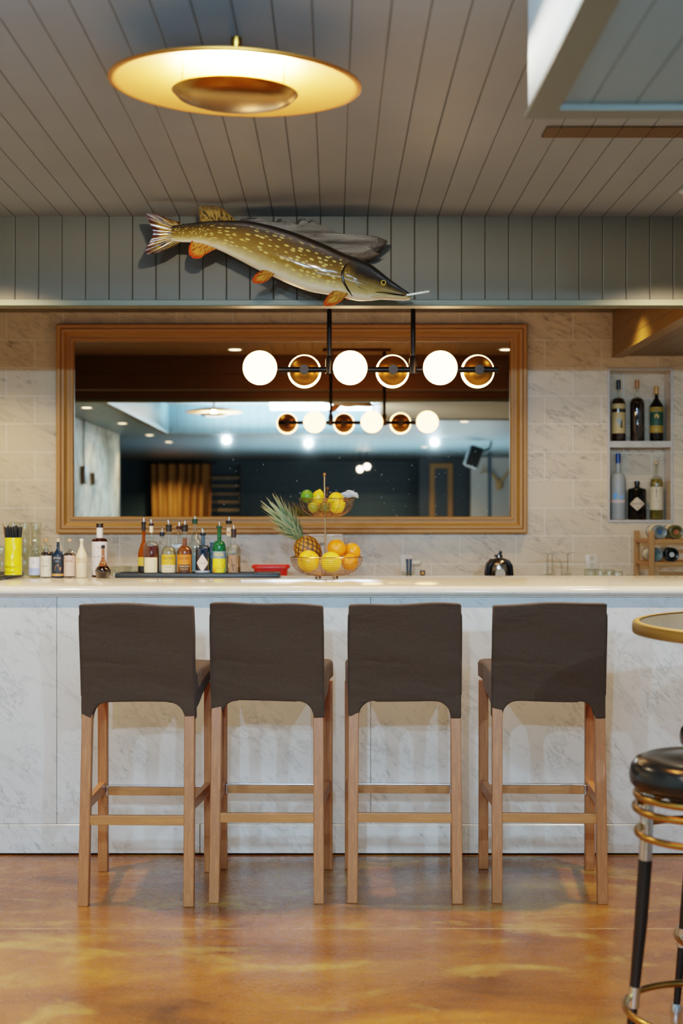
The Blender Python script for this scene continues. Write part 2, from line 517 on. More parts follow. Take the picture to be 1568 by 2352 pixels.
def mirror_mat():
    a = N('aged_mirror'); g = a.coord()
    v = a.n('ShaderNodeTexVoronoi'); v.inputs['Scale'].default_value = 60; a.l(g, v.inputs['Vector'])
    vc = a.n('ShaderNodeSeparateXYZ'); a.l(v.outputs['Color'], vc.inputs[0])
    rad = a.math('MULTIPLY', a.math('POWER', vc.outputs[0], 4), .13)
    dots = a.math('LESS_THAN', v.outputs['Distance'], rad)
    sp = a.n('ShaderNodeSeparateXYZ'); a.l(g, sp.inputs[0])
    low = a.math('SUBTRACT', 1.0, a.math('DIVIDE', a.math('SUBTRACT', sp.outputs[2], 1.34), .48), clamp=True)
    mid = a.math('SUBTRACT', 1.0, a.math('ABSOLUTE', a.math('DIVIDE', a.math('ADD', sp.outputs[0], -.12), .85)), clamp=True)
    m = a.math('MULTIPLY', a.ramp(low, [(.05, 0.0), (.3, 1.0)]), a.ramp(mid, [(.0, 0.0), (.3, 1.0)]))
    dots = a.math('MULTIPLY', dots, a.math('GREATER_THAN', a.math('MULTIPLY', m, vc.outputs[1]), .2))
    col = a.mix(dots, '#d9cfbd', '#d8dde0')
    p = a.bsdf(col, a.math("ADD", .012, a.math("MULTIPLY", dots, .6)), a.math('SUBTRACT', 1.0, dots))
    return a.m
bm = B(); rbox(bm, IX0-.006, IX1+.006, 7.830, 7.842, IZ0-.006, IZ1+.006, .001, 1)
under(mir, obj('mirror_glass', bm, mirror_mat(), smooth=False))

# ================================================================== CEILING LAMPS
m_brass = plain('satin_brass', '#d69446', .40, 1.0, .06, 6)
m_brassd = plain('polished_brass', '#b98a3a', .26, 1.0, .06, 6)
m_black = plain('black_metal', '#17120e', .35, .7, .1, 20)
m_bulb = emit('frosted_bulb', (1, .92, .78), 260)
def saucer(loc, label, k=1.0):
    hc = (ZC-loc[2]-.0005)/k
    t = thing('ceiling_lamp', label, 'lamp', loc, 0, 'gold saucer lamps on the raised ceiling')
    bm = B()
    lathe(bm, [(0, .045), (.12, .034), (.20, .018), (.262, .001), (.276, -.004), (.2815, -.001), (.2815, .003), (.27, .008), (.20, .026), (.12, .042), (0, .053)], 72)
    obj('saucer', bm, m_brass, t, 60)
    bm = B()
    lathe(bm, [(.0, -.044), (.05, -.042), (.095, -.036), (.122, -.028), (.137, -.017), (.139, -.015), (.141, -.017), (.126, -.031), (.097, -.040), (.05, -.046), (0, -.048)], 64)
    obj('reflector_bowl', bm, m_brassd, t, 60)
    bm = B(); lathe(bm, [(0, -.036), (.06, -.034), (.10, -.028), (.118, -.022), (.10, -.0185), (0, -.017)], 40); obj('bulb', bm, m_bulb, t)
    for k in range(3):
        an = 2*PI*k/3+PI/2
        bm = B(); tube(bm, [(.128*math.cos(an), .128*math.sin(an), -.02), (.128*math.cos(an), .128*math.sin(an), .036)], .0014, 6)
        obj('stay_rod', bm, m_brassd, t)
    bm = B(); lathe(bm, [(0, hc), (.012, hc), (.012, hc-.012), (.010, hc-.018), (.010, .05), (0, .05)], 32); obj('ceiling_stem', bm, m_brassd, t)
    return t
L1 = saucer((-.2376, 3.45, 2.392), 'large round brass saucer lamp hanging under the grey board ceiling, seen whole', 1.088)
L2 = saucer((-1.17, 1.70, 2.372), 'second brass saucer lamp, seen only as a reflection in the mirror')
L1.scale = (1.088,)*3; L1.rotation_euler = (math.radians(2.1), math.radians(1.7), 0)

# ================================================================== PENDANT OVER THE BAR
PY, PZ = 6.11, CH+.632
pen = thing('globe_pendant', 'long black bar pendant with six glowing globes hanging in front of the mirror', 'lamp', (.17, PY, PZ))
m_globe = emit('opal_globe', (1, .58, .25), 14, '#fff6e6')
bm = B(); tube(bm, [(-.371-.17, 0, 0), (.707-.17, 0, 0)], .0125, 16); obj('crossbar', bm, m_black, pen)
for x in (-.0165, .343):
    bm = B(); tube(bm, [(x-.17, 0, 0), (x-.17, 0, ZB-PZ-.018)], .0105, 12); lathe(bm, [(.017, -.018), (.017, .045), (.0105, .06)], 16, (x-.17, 0, 0)); obj('drop_rod', bm, m_black, pen)
bm = B(); rbox(bm, -.07-.17, .386-.17, -.03, .03, ZB-PZ-.018, ZB-PZ-.0005, .003); obj('canopy', bm, plain('bronze_canopy', '#5a3a1c', .4, .6), pen)
for i, (x, s) in enumerate(((-.311, -1), (-.125, 1), (.072, -1), (.257, 1), (.454, -1), (.627, 1))):
    dy = .075
    Mr = Matrix.Translation((x-.17, 0, 0)) @ Matrix.Rotation(-s*PI/2, 4, 'X')     # local +z points away from the bar
    bm = B(); ball(bm, .0725, (0, 0, 0), 1, 40, 24, Mr.to_3x3()); bmesh.ops.translate(bm, verts=bm.verts, vec=(x-.17, s*dy, 0))
    g = obj('globe', bm, m_globe, pen)
    bm = B(); lathe(bm, [(.0738*math.sin(q*.154), .075-.0738*math.cos(q*.154)) for q in range(8)]+[(.0731*math.sin(q*.154), .075-.0731*math.cos(q*.154)) for q in range(7, -1, -1)], 40, M=Mr)
    obj('brass_cup', bm, plain('cup_brass', '#94692a', .38, 1.0, .06, 20), g)
    bm = B(); lathe(bm, [(0, -.014), (.02, -.014), (.02, .004), (0, .004)], 20, M=Mr); obj('socket', bm, plain('dark_socket', '#1a120a', .6), g)
# ================================================================== BAR STOOLS
m_oakleg = wood('oiled_oak', '#bb743f', '#9a5c2e', .42, 2, 30, 14)
m_oakrail = wood('oiled_oak_rail', '#c47e44', '#a46632', .42, 0, 30, 14)
m_chrome = plain('brushed_steel', '#c9ccd0', .22, 1.0, .05, 40)
def fabric():
    a = N('charcoal_slipcover'); g = a.coord()
    w1 = a.noise(a.coord('Object', (40, 40, 260)), 4, 2); w2 = a.noise(a.coord('Object', (260, 260, 40)), 4, 2)
    f = a.math('ADD', a.math('MULTIPLY', w1, .5), a.math('MULTIPLY', w2, .5))
    col = a.ramp(f, [(.35, '#2e1d0f'), (.65, '#49321d')])
    folds = a.noise(a.coord('Object', (4, 4, 11)), 1.6, 3, .5, .5)
    h = a.math('ADD', a.math('MULTIPLY', f, .12), folds)
    a.bsdf(col, .85, 0, a.bump(h, .55, .018), Sheen_Weight=.04, Sheen_Roughness=.5)
    return a.m
m_fab = fabric()

def stool(loc, rz, label, seed):
    rr = random.Random(seed)
    t = thing('bar_stool', label, 'bar stool', loc, rz, 'four slipcovered stools along the bar')
    ph = [rr.uniform(0, 6) for _ in range(8)]
    # --- back cover: panel with an arched lower edge, thickness along y
    nx, nz = 44, 22
    def zb(x):
        ax = abs(x)
        if ax > .162: return .637
        if ax < .108: return .697 + .003*math.sin(9*x+ph[0])
        q = (ax-.108)/.054
        return .640 + .057*math.sqrt(max(0, 1-q*q))
    xs = sorted(set([round(-.199+.398*i/nx, 5) for i in range(nx+1)] + [s*(.108+.0545*math.sin(k*PI/12)) for s in (-1, 1) for k in range(7)]))
    def yb(z):   # rear face of the back: raked and slightly bellied
        return -.208 - .055*max(0, (z-.70)/.34)**1.3
    bm = B(); fr_, bk_ = [], []
    for x in xs:
        zt = 1.043 + .004*math.sin(7*x+ph[1]) + .002*math.sin(23*x+ph[2]) - .004*(x/.2)**4
        z0 = zb(x)
        cf, cb = [], []
        for k in range(nz+1):
            z = z0+(zt-z0)*k/nz
            wid = 1.0 - .006*math.sin(PI*(z-.65)/.4) - .012*max(0, (z-.95)/.09) + .004*math.sin(17*z+ph[3])
            e = max(0, 1-abs(abs(x)-.2)/.05)
            wob = .0022*math.sin(38*z+6*x+ph[4]) + .0025*math.sin(13*x+9*z+ph[5]) + .0016*e*math.sin(70*z+ph[6])
            top = max(0, (z-.985)/.06)
            cb.append(bm.verts.new((x*wid, yb(z)+wob+.004*math.sin(PI*top)*(.5+.5*math.sin(8*x+ph[7])), z)))
            cf.append(bm.verts.new((x*wid, yb(z)+.058+wob*.6, z)))
        fr_.append(cf); bk_.append(cb)
    for i in range(len(xs)-1):
        for k in range(nz):
            bm.faces.new((bk_[i][k], bk_[i+1][k], bk_[i+1][k+1], bk_[i][k+1]))
            bm.faces.new((fr_[i][k], fr_[i][k+1], fr_[i+1][k+1], fr_[i+1][k]))
        bm.faces.new((bk_[i][0], fr_[i][0], fr_[i+1][0], bk_[i+1][0]))
        bm.faces.new((bk_[i][nz], bk_[i+1][nz], fr_[i+1][nz], fr_[i][nz]))
    for i in (0, len(xs)-1):
        for k in range(nz): bm.faces.new((bk_[i][k], bk_[i][k+1], fr_[i][k+1], fr_[i][k]))
    bmesh.ops.recalc_face_normals(bm, faces=bm.faces)
    rim = [e for e in bm.edges if len(e.link_faces) == 2 and e.calc_face_angle() > .9]
    bmesh.ops.bevel(bm, geom=rim, offset=.006, segments=3, profile=.5, affect='EDGES')
    bc = obj('backrest', bm, m_fab, t, 70)
    # piping round the top of the cover
    pts = []
    for z in [.72+.04*k for k in range(8)]: pts.append((-.1975*(1 - .012*max(0, (z-.95)/.09)), yb(z)+.004, z))
    for k in range(15):
        x = -.185+.37*k/14
        pts.append((x, yb(1.04)+.0045, 1.0395 + .004*math.sin(7*x+ph[1]) + .002*math.sin(23*x+ph[2]) - .004*(x/.2)**4))
    for z in [1.0-.04*k for k in range(8)]: pts.append((.1975*(1 - .012*max(0, (z-.95)/.09)), yb(z)+.004, z))
    bm = B(); tube(bm, pts, .0032, 6); obj('piping', bm, m_fab, bc)
    # --- seat cover with a falling skirt
    bm = B()
    ny = 14
    secs = []
    for i in range(ny+1):
        y = -.165+.415*i/ny
        w = .196+.024*(i/ny)
        zl = .662+.068*min(1, max(0, (y+.165)/.30))
        zt = .800 + .006*math.sin(PI*i/ny)
        r = .016
        zi = max(zl+.004, .728)
        q = [(-w+.010, zl), (-w, zl+.006), (-w, zt-r), (-w+r*.3, zt-r*.3), (-w+r, zt), (-w*.4, zt+.006), (w*.4, zt+.006), (w-r, zt), (w-r*.3, zt-r*.3), (w, zt-r), (w, zl+.006), (w-.010, zl), (w-.018, zi), (-w+.018, zi)]
        secs.append([bm.verts.new((x+.002*math.sin(20*y+z*30+ph[2]), y, z)) for x, z in q])
    for A, C in zip(secs, secs[1:]):
        for k in range(len(A)):
            j = (k+1) % len(A); bm.faces.new((A[k], A[j], C[j], C[k]))
    bm.faces.new(secs[0]); bm.faces.new(secs[-1][::-1])
    obj('seat', bm, m_fab, t, 50)
    # --- legs
    for s in (-1, 1):
        bm = B()   # rear leg raked back towards the viewer
        def q4(cx, cy, z, w=.018): return [(cx-w, cy-w, z), (cx+w, cy-w, z), (cx+w, cy+w, z), (cx-w, cy+w, z)]
        hexa(bm, q4(s*.1825, -.243, .0), q4(s*.179, -.186, .69))
        bmesh.ops.bevel(bm, geom=list(bm.edges), offset=.002, segments=1, affect='EDGES')
        obj('rear_leg', bm, m_oakleg, t, False)
        bm = B(); hexa(bm, q4(s*.2015, .235, .0), q4(s*.2015, .228, .72))
        bmesh.ops.bevel(bm, geom=list(bm.edges), offset=.002, segments=1, affect='EDGES')
        obj('front_leg', bm, m_oakleg, t, False)
        bm = B()   # side rail
        hexa(bm, [(s*.183-.011, -.205, .322), (s*.183+.011, -.205, .322), (s*.183+.011, -.205, .358), (s*.183-.011, -.205, .358)],
             [(s*.2005-.011, .214, .302), (s*.2005+.011, .214, .302), (s*.2005+.011, .214, .342), (s*.2005-.011, .214, .342)])
        obj('side_rail', bm, m_oakrail, t, False)
        bm = B(); rbox(bm, s*.183-.004, s*.183+.004, .205, .2165, .288, .326, .002); obj('corner_bracket', bm, m_chrome, t, False)
    bm = B(); rbox(bm, -.165, .165, -.233, -.212, .275, .308, .002); obj('rear_rail', bm, m_oakrail, t, False)
    bm = B(); rbox(bm, -.184, .184, .219, .243, .290, .322, .002); f_ = obj('footrest', bm, m_oakrail, t, False)
    bm = B(); rbox(bm, -.183, .183, .216, .246, .3222, .3265, .0015); obj('metal_foot_plate', bm, m_chrome, f_, False)
    return t
for x, y, rz, lb, sd in ((-.676, 5.165, -.02, 'bar stool with creased dark slipcover standing under the bottle mat, farthest from the brass-rimmed table', 3),
                         (-.227, 5.205, -.022, 'dark slipcovered bar stool directly below the wire fruit basket, one of the close pair', 11),
                         (.257, 5.205, -.03, 'dark slipcovered bar stool third along from the bottle mat, below the empty counter stretch', 23),
                         (.765, 5.2, -.045, 'dark slipcovered bar stool nearest to the brass-rimmed round table and black swivel stools', 42)):
    stool((x, y, 0), rz, lb, sd)

# ================================================================== ROUND TABLE AND SWIVEL STOOLS
tx, ty = 1.435, 3.77
tab = thing('round_table', 'tall round table with stone top and brass rim beside the black swivel stools', 'table', (tx, ty, 0))
bm = B(); lathe(bm, [(0, 1.030), (.6175, 1.030), (.6175, 1.0585), (0, 1.0585)], 96); obj('table_top', bm, marble('table_stone', '#8d8674', '#5c584c', 2, .2, .4, .6), tab, 30)
bm = B(); lathe(bm, [(.6185, 1.032), (.6215, 1.030), (.6285, 1.031), (.63, 1.036), (.63, 1.054), (.6275, 1.060), (.6215, 1.0625), (.6115, 1.0622), (.6095, 1.060), (.6185, 1.0595), (.6185, 1.032)], 96); obj('brass_rim', bm, plain('dull_brass', '#b08c4c', .42, 1.0, .06, 6), tab, 40)
bm = B(); lathe(bm, [(0, .02), (.045, .0205), (.04, .06), (.04, 1.0), (.12, 1.029), (0, 1.029)], 32); obj('column', bm, m_black, tab, 40)
bm = B(); lathe(bm, [(0, 0), (.058, 0), (.058, .008), (.046, .02), (0, .02)], 40); obj('base', bm, m_black, tab, 40)

m_vinyl = plain('black_vinyl', '#0e0d0c', .22, 0, .1, 8, .15)
m_goldt = plain('aged_brass_tube', '#a98244', .24, 1.0, .1, 14)
m_blk = plain('black_lacquer', '#100d0b', .3, .0, .1, 20)
def swivel(loc, label):
    t = thing('swivel_stool', label, 'bar stool', loc, 0, 'black vinyl swivel stools by the round table')
    bm = B(); lathe(bm, [(0, .709), (.150, .709), (.172, .715), (.182, .728), (.184, .745), (.180, .765), (.168, .781), (.148, .789), (.125, .786), (.09, .790), (0, .795)], 64); obj('seat', bm, m_vinyl, t, 50)
    bm = B(); lathe(bm, [(0, .690), (.10, .690), (.10, .708), (0, .708)], 32); obj('swivel_plate', bm, m_blk, t, 40)
    bm = B(); tube(bm, ring_pts(.167, .699, 64), .009, 10, True); obj('seat_ring', bm, m_goldt, t)
    for z, r in ((.668, .170), (.610, .165)):
        bm = B(); tube(bm, ring_pts(r, z, 64), .0085, 10, True); obj('gold_ring', bm, m_goldt, t)
    bm = B(); tube(bm, ring_pts(.192, .20, 64), .0085, 10, True); obj('foot_ring', bm, m_goldt, t)
    for k in range(4):
        an = PI/4+PI/2*k+.28
        c, s = math.cos(an), math.sin(an)
        P = lambda r, z: (r*c, r*s, z)
        bm = B(); tube(bm, [P(.146, .700), P(.152, .53)], .0155, 14); l1 = obj('leg', bm, m_chrome, t)
        bm = B(); tube(bm, [P(.152, .532), P(.163, .38), P(.178, .225)], [.0165, .0155, .0125], 14); obj('lacquered_shaft', bm, m_blk, l1)
        bm = B(); tube(bm, [P(.1775, .228), P(.182, .178)], .0145, 14); obj('collar', bm, m_chrome, l1)
        bm = B(); tube(bm, [P(.1825, .176), P(.196, .022)], [.0115, .0095], 14); obj('lower_shaft', bm, m_blk, l1)
        bm = B(); lathe(bm, [(0, 0), (.016, 0), (.016, .008), (.011, .024), (0, .024)], 14, P(.197, .0)); obj('foot_glide', bm, m_chrome, l1)
    return t
w1 = swivel((.873, 3.30, 0), 'black vinyl swivel stool with brass rings standing in front of the round table')
w2 = dup(w1, (1.128, 3.86, 0), .5, 'second black swivel stool half hidden behind the nearer one, only its seat edge showing')

# ================================================================== FISH
def fish():
    S = 1/2.178
    FY = 5.27
    def W(cx, cy, y=FY): return at(300+cx*S, 450+cy*S, FY) + Vector((0, y-FY, 0))
    st = [((205, 148), (205, 226)), ((250, 142), (246, 231)), ((300, 137), (290, 232)), ((350, 131), (330, 236)), ((400, 126), (370, 244)), ((500, 123), (450, 275)), ((600, 129), (540, 320)),
          ((700, 150), (630, 367)), ((800, 178), (720, 408)), ((900, 215), (805, 446)), ((985, 250), (890, 476)), ((1060, 286), (980, 492)), ((1100, 301), (1050, 503)), ((1135, 312), (1095, 516)),
          ((1180, 331), (1140, 525)), ((1230, 364), (1195, 524)), ((1280, 405), (1252, 518)), ((1330, 442), (1312, 521)), ((1372, 472), (1368, 523)), ((1398, 489), (1395, 519))]
    wid = [.009, .012, .015, .018, .021, .03, .041, .051, .059, .064, .067, .066, .062, .060, .055, .046, .038, .032, .027, .018]
    t = thing('mounted_pike', 'spotted olive pike mounted on driftwood across the grey beam', 'fish', W(640, 270))
    inv = Matrix.Translation(t.location).inverted()
    SEG = 40
    bm = B(); uv = bm.loops.layers.uv.new('UVMap')
    rings, us = [], []
    sub = 5
    def cr(p0, p1, p2, p3, q): return .5*((2*p1)+(-p0+p2)*q+(2*p0-5*p1+4*p2-p3)*q*q+(-p0+3*p1-3*p2+p3)*q**3)
    n = len(st)
    for i in range(n-1):
        for k in range(sub if i < n-2 else sub+1):
            q = k/sub
            g = lambda f: cr(f(max(i-1, 0)), f(i), f(i+1), f(min(i+2, n-1)), q)
            tp = W(g(lambda j: st[j][0][0]), g(lambda j: st[j][0][1])); bt = W(g(lambda j: st[j][1][0]), g(lambda j: st[j][1][1]))
            h = g(lambda j: wid[j])
            c = (tp+bt)/2; d = (tp-bt)/2
            rg = []
            for s in range(SEG):
                a = 2*PI*s/SEG          # 0 = back, pi = belly, front side has -y
                ca, sa = math.cos(a), math.sin(a)
                ww = abs(sa)**.85*(1 if sa >= 0 else -1)
                rg.append(bm.verts.new(c+d*ca+Vector((0, -h*ww, 0))))
            rings.append(rg); us.append((i+q)/(n-1))
    for r in range(len(rings)-1):
        for s in range(SEG):
            j = (s+1) % SEG
            f = bm.faces.new((rings[r][s], rings[r][j], rings[r+1][j], rings[r+1][s]))
            for lp, (uu, vv) in zip(f.loops, ((us[r], s), (us[r], s+1), (us[r+1], s+1), (us[r+1], s))):
                v = vv/SEG*2; v = v if v <= 1 else 2-v
                lp[uv].uv = (uu, v)
    bm.faces.new(rings[0]); bm.faces.new(rings[-1][::-1])
    # skin
    a = N('pike_skin')
    tc = a.n('ShaderNodeTexCoord'); sp = a.n('ShaderNodeSeparateXYZ'); a.l(tc.outputs['UV'], sp.inputs[0])
    U, V = sp.outputs[0], sp.outputs[1]
    nz = a.noise(a.coord('Object', (30, 30, 30)), 1, 4)
    vv = a.math('ADD', V, a.math('MULTIPLY', a.math('SUBTRACT', nz, .5), .10))
    base = a.ramp(vv, [(.0, '#0f0a05'), (.18, '#221708'), (.32, '#432f0c'), (.47, '#6a4d12'), (.62, '#856520'), (.74, '#b7a06a'), (.84, '#d8c8a8'), (1.0, '#cdbb9a')])
    cb = a.n('ShaderNodeCombineXYZ'); a.l(a.math('MULTIPLY', U, 50), cb.inputs[0]); a.l(a.math('MULTIPLY', V, 23), cb.inputs[1])
    vo = a.n('ShaderNodeTexVoronoi'); a.l(cb.outputs[0], vo.inputs['Vector']); vo.inputs['Scale'].default_value = 1.0; vo.inputs['Randomness'].default_value = .6
    spot = a.ramp(vo.outputs['Distance'], [(.27, 1.0), (.40, 0.0)])
    body = a.ramp(vv, [(.24, 0.0), (.36, 1.0), (.70, 1.0), (.78, 0.0)])
    notail = a.ramp(U, [(.0, .6), (.1, 1.0), (.60, 1.0), (.66, .2), (1.0, .0)])
    col = a.mix(a.math('MULTIPLY', a.math('MULTIPLY', spot, body), a.math('MULTIPLY', notail, .8)), base, '#cfb660')
    head = a.ramp(U, [(.62, 0.0), (.70, 1.0)])
    hb = a.ramp(vv, [(.0, '#0f0b07'), (.42, '#1d140a'), (.56, '#6d5522'), (.72, '#a48a4e'), (.85, '#d2c2a2')])
    col = a.mix(head, col, hb)
    sc2 = a.n('ShaderNodeTexVoronoi'); cb2 = a.n('ShaderNodeCombineXYZ'); a.l(a.math('MULTIPLY', U, 130), cb2.inputs[0]); a.l(a.math('MULTIPLY', V, 60), cb2.inputs[1]); a.l(cb2.outputs[0], sc2.inputs['Vector'])
    hh = a.math('ADD', sc2.outputs['Distance'], a.math('MULTIPLY', a.noise(a.coord(), 60, 4, .7), 1.6))
    a.bsdf(col, .26, 0, a.bump(hh, .5, .004), Coat_Weight=.5, Coat_Roughness=.1)
    def put(o):
        o.parent = t; o.matrix_parent_inverse = inv; return o
    put(obj('body', bm, a.m, None, 80))
    # fins: outline in crop pixels, spine point where rays meet
    def fin_mat(name, c1, c2, tip):
        a = N(name); tc = a.n('ShaderNodeTexCoord'); sp = a.n('ShaderNodeSeparateXYZ'); a.l(tc.outputs['UV'], sp.inputs[0])
        cb = a.n('ShaderNodeCombineXYZ'); a.l(a.math('MULTIPLY', sp.outputs[0], 15), cb.inputs[0]); a.l(a.math('MULTIPLY', sp.outputs[1], 1.6), cb.inputs[1])
        nn = a.noise(cb.outputs[0], 1.6, 3, .6)
        col = a.ramp(nn, [(.40, c1), (.54, c2)])
        col = a.mix(a.ramp(sp.outputs[1], [(.62, 0.0), (.9, .9)]), col, tip)
        w = a.math('SINE', a.math('MULTIPLY', sp.outputs[0], 85))
        a.bsdf(col, .25, 0, a.bump(w, .5, .003), Coat_Weight=.15); return a.m
    mt = fin_mat('tail_fin_skin', '#24120a', '#94702e', '#3f160d')
    mo = fin_mat('orange_fin_skin', '#7c3d0c', '#c98a35', '#c1400f')
    mdk = fin_mat('dorsal_fin_skin', '#241607', '#8a6a2c', '#5c4318')
    def fin(name, outer, ia, ib, m, y0=0.0, curl=.02, nr=28, nt=9, parent=None):
        """outer: polyline of the free edge; ia->ib: the line where the fin is rooted"""
        bm = B(); uvl = bm.loops.layers.uv.new('UVMap')
        L = [Vector((*p, 0)) for p in outer]
        seg = [(L[i+1]-L[i]).length for i in range(len(L)-1)]; tot = sum(seg)
        def along(q):
            d = q*tot
            for i, s_ in enumerate(seg):
                if d <= s_ or i == len(seg)-1: return L[i].lerp(L[i+1], min(1, d/s_))
                d -= s_
        sides = []
        for sd in (-1, 1):
            g = []
            for i in range(nr+1):
                q = i/nr; o_ = along(q); r_ = Vector((*ia, 0)).lerp(Vector((*ib, 0)), q)
                row = []
                for k in range(nt+1):
                    w = k/nt; p = r_.lerp(o_, w)
                    yy = y0 - curl*w*math.sin(PI*.5*w) + .002*math.sin(q*40)*w + sd*.0022*(1-.8*w)
                    row.append(bm.verts.new(W(p.x, p.y)+Vector((0, yy, 0))))
                g.append(row)
            sides.append(g)
            for i in range(nr):
                for k in range(nt):
                    f = bm.faces.new((g[i][k], g[i+1][k], g[i+1][k+1], g[i][k+1]))
                    for lp, (a1, b1) in zip(f.loops, ((i, k), (i+1, k), (i+1, k+1), (i, k+1))): lp[uvl].uv = (a1/nr, b1/nt)
        g, h = sides
        for i in range(nr): bm.faces.new((g[i][nt], g[i+1][nt], h[i+1][nt], h[i][nt])); bm.faces.new((g[i][0], h[i][0], h[i+1][0], g[i+1][0]))
        for i in (0, nr):
            for k in range(nt): bm.faces.new((g[i][k], g[i][k+1], h[i][k+1], h[i][k]))
        return put(obj(name, bm, m, None, 60))
    fin('tail_fin', [(252, 138), (190, 118), (120, 92), (80, 92), (84, 112), (104, 150), (118, 184), (108, 216), (84, 262), (72, 288), (90, 297), (150, 285), (210, 262), (250, 236)], (255, 150), (255, 226), mt, 0, .015, 40, 10)
    fin('dorsal_fin', [(345, 132), (343, 95), (338, 58), (360, 47), (420, 50), (455, 58), (490, 88), (530, 124)], (352, 140), (520, 132), mdk, 0, .0)
    fin('anal_fin', [(308, 228), (292, 265), (294, 300), (318, 319), (352, 318), (372, 300), (405, 282), (432, 270)], (318, 226), (425, 258), mo, 0, .02)
    fin('pelvic_fin', [(660, 385), (628, 405), (610, 434), (620, 452), (656, 452), (690, 438), (722, 405)], (680, 378), (722, 396), mo, -.03, .03)
    fin('pectoral_fin', [(1010, 492), (985, 515), (963, 550), (968, 567), (1010, 566), (1050, 545), (1086, 508)], (1030, 482), (1086, 496), mo, -.045, .03)
    fin('rear_pectoral_fin', [(1075, 505), (1072, 512), (1080, 515), (1100, 514), (1112, 510)], (1080, 500), (1110, 506), mo, .02, .0, 10, 4)
    # head: eye, gill cover edge, jaw line
    m_eye = plain('fish_eye', '#0b0906', .08)
    bm = B(); ball(bm, .011, W(1262, 443, FY-.036)); eye = put(obj('eye', bm, plain('fish_iris', '#b08a3a', .15), None))
    bm = B(); ball(bm, .0066, W(1262, 443, FY-.0425)); put(obj('pupil', bm, m_eye, None)); 
    def ridge(name, pts, r, m):
        bm = B(); tube(bm, [W(px, py, FY+yy) for px, py, yy in pts], r, 8); return put(obj(name, bm, m, None))
    m_dark = plain('fish_jaw_dark', '#120c08', .25)
    ridge('gill_cover', [(1105, 335, -.046), (1072, 365, -.058), (1056, 400, -.064), (1062, 440, -.061), (1085, 478, -.050), (1108, 508, -.030)], [.001, .004, .005, .005, .004, .0015], plain('fish_gill', '#241a10', .2))
    ridge('cheek_plate', [(1150, 372, -.047), (1124, 398, -.055), (1120, 432, -.056), (1142, 468, -.049), (1180, 482, -.041), (1206, 462, -.041)], [.001, .003, .0035, .0035, .003, .001], plain('fish_cheek', '#5b4519', .2))
    ridge('mouth_line', [(1206, 488, -.036), (1260, 490, -.035), (1310, 497, -.031), (1360, 503, -.027), (1399, 504, -.012)], [.0012, .0022, .003, .003, .0012], m_dark)
    ridge('lower_jaw', [(1200, 512, -.030), (1260, 507, -.030), (1320, 510, -.026), (1370, 513, -.021), (1399, 511, -.006)], [.002, .005, .0055, .0055, .004], plain('fish_jaw', '#a58b5e', .25))
    # cigarette held in the jaws
    p0, p1 = W(1378, 503, FY-.032), W(1488, 487, FY-.045)
    c = thing('cigarette', 'white cigarette stuck between the jaws of the mounted pike', 'cigarette', p0)
    ci = Matrix.Translation(-p0)
    pm = p0.lerp(p1, .72)
    bm = B(); tube(bm, [p0, pm], .0041, 12); o = obj('paper_tube', bm, plain('cigarette_paper', '#d9d2c6', .7), None); o.parent = c; o.matrix_parent_inverse = ci
    bm = B(); tube(bm, [pm, p1], .0043, 12); o = obj('filter_tip', bm, plain('cigarette_tip', '#c9b9a6', .7), None); o.parent = c; o.matrix_parent_inverse = ci
    # driftwood behind
    drift = [(545, 122), (590, 112), (612, 122), (640, 130), (725, 140), (738, 118), (760, 140), (830, 150), (845, 118), (868, 118), (880, 142), (905, 124), (940, 146), (975, 162), (1020, 185), (1035, 196), (1120, 208), (1230, 212), (1282, 226), (1262, 250), (1210, 290), (1242, 292), (1200, 312), (1150, 318), (1060, 330), (960, 330), (860, 300), (760, 260), (660, 200)]
    DY = 5.40
    ps = [at(300+x*S, 450+y*S, DY) for x, y in drift]
    bm = B()
    nL = 6; rings = []
    cen = sum(ps, Vector())/len(ps)
    for k in range(nL+1):
        q = k/nL; y = 5.345+q*.142; sc_ = .80+.2*math.sin(PI*min(1, .25+q*.75)*.9)
        sc_ = (.86, .95, 1.0, 1.0, .97, .94, .90)[k]
        rings.append([bm.verts.new(Vector((cen.x+(p.x-cen.x)*sc_+R.uniform(-.003, .003), y, cen.z+(p.z-cen.z)*sc_+R.uniform(-.003, .003)))) for p in ps])
    m_ = len(ps)
    for A, C in zip(rings, rings[1:]):
        for i in range(m_): bm.faces.new((A[i], A[(i+1) % m_], C[(i+1) % m_], C[i]))
    cf = bm.verts.new(cen+Vector((0, 5.335-DY, 0)))
    for i in range(m_): bm.faces.new((cf, rings[0][(i+1) % m_], rings[0][i]))
    bm.faces.new(rings[-1])
    a = N('driftwood'); v = a.coord('Object', (4, 20, 26), rot=(0, .25, 0)); nn = a.noise(v, 1.5, 7, .65, .8)
    a.bsdf(a.ramp(nn, [(.3, '#2a2521'), (.5, '#5b534b'), (.7, '#7b736a')]), .8, 0, a.bump(nn, .9, .02))
    dw = obj('driftwood_mount', bm, a.m, None, 50)
    tag(dw, 'ragged grey driftwood piece fixed to the beam behind the pike', 'driftwood')
fish()
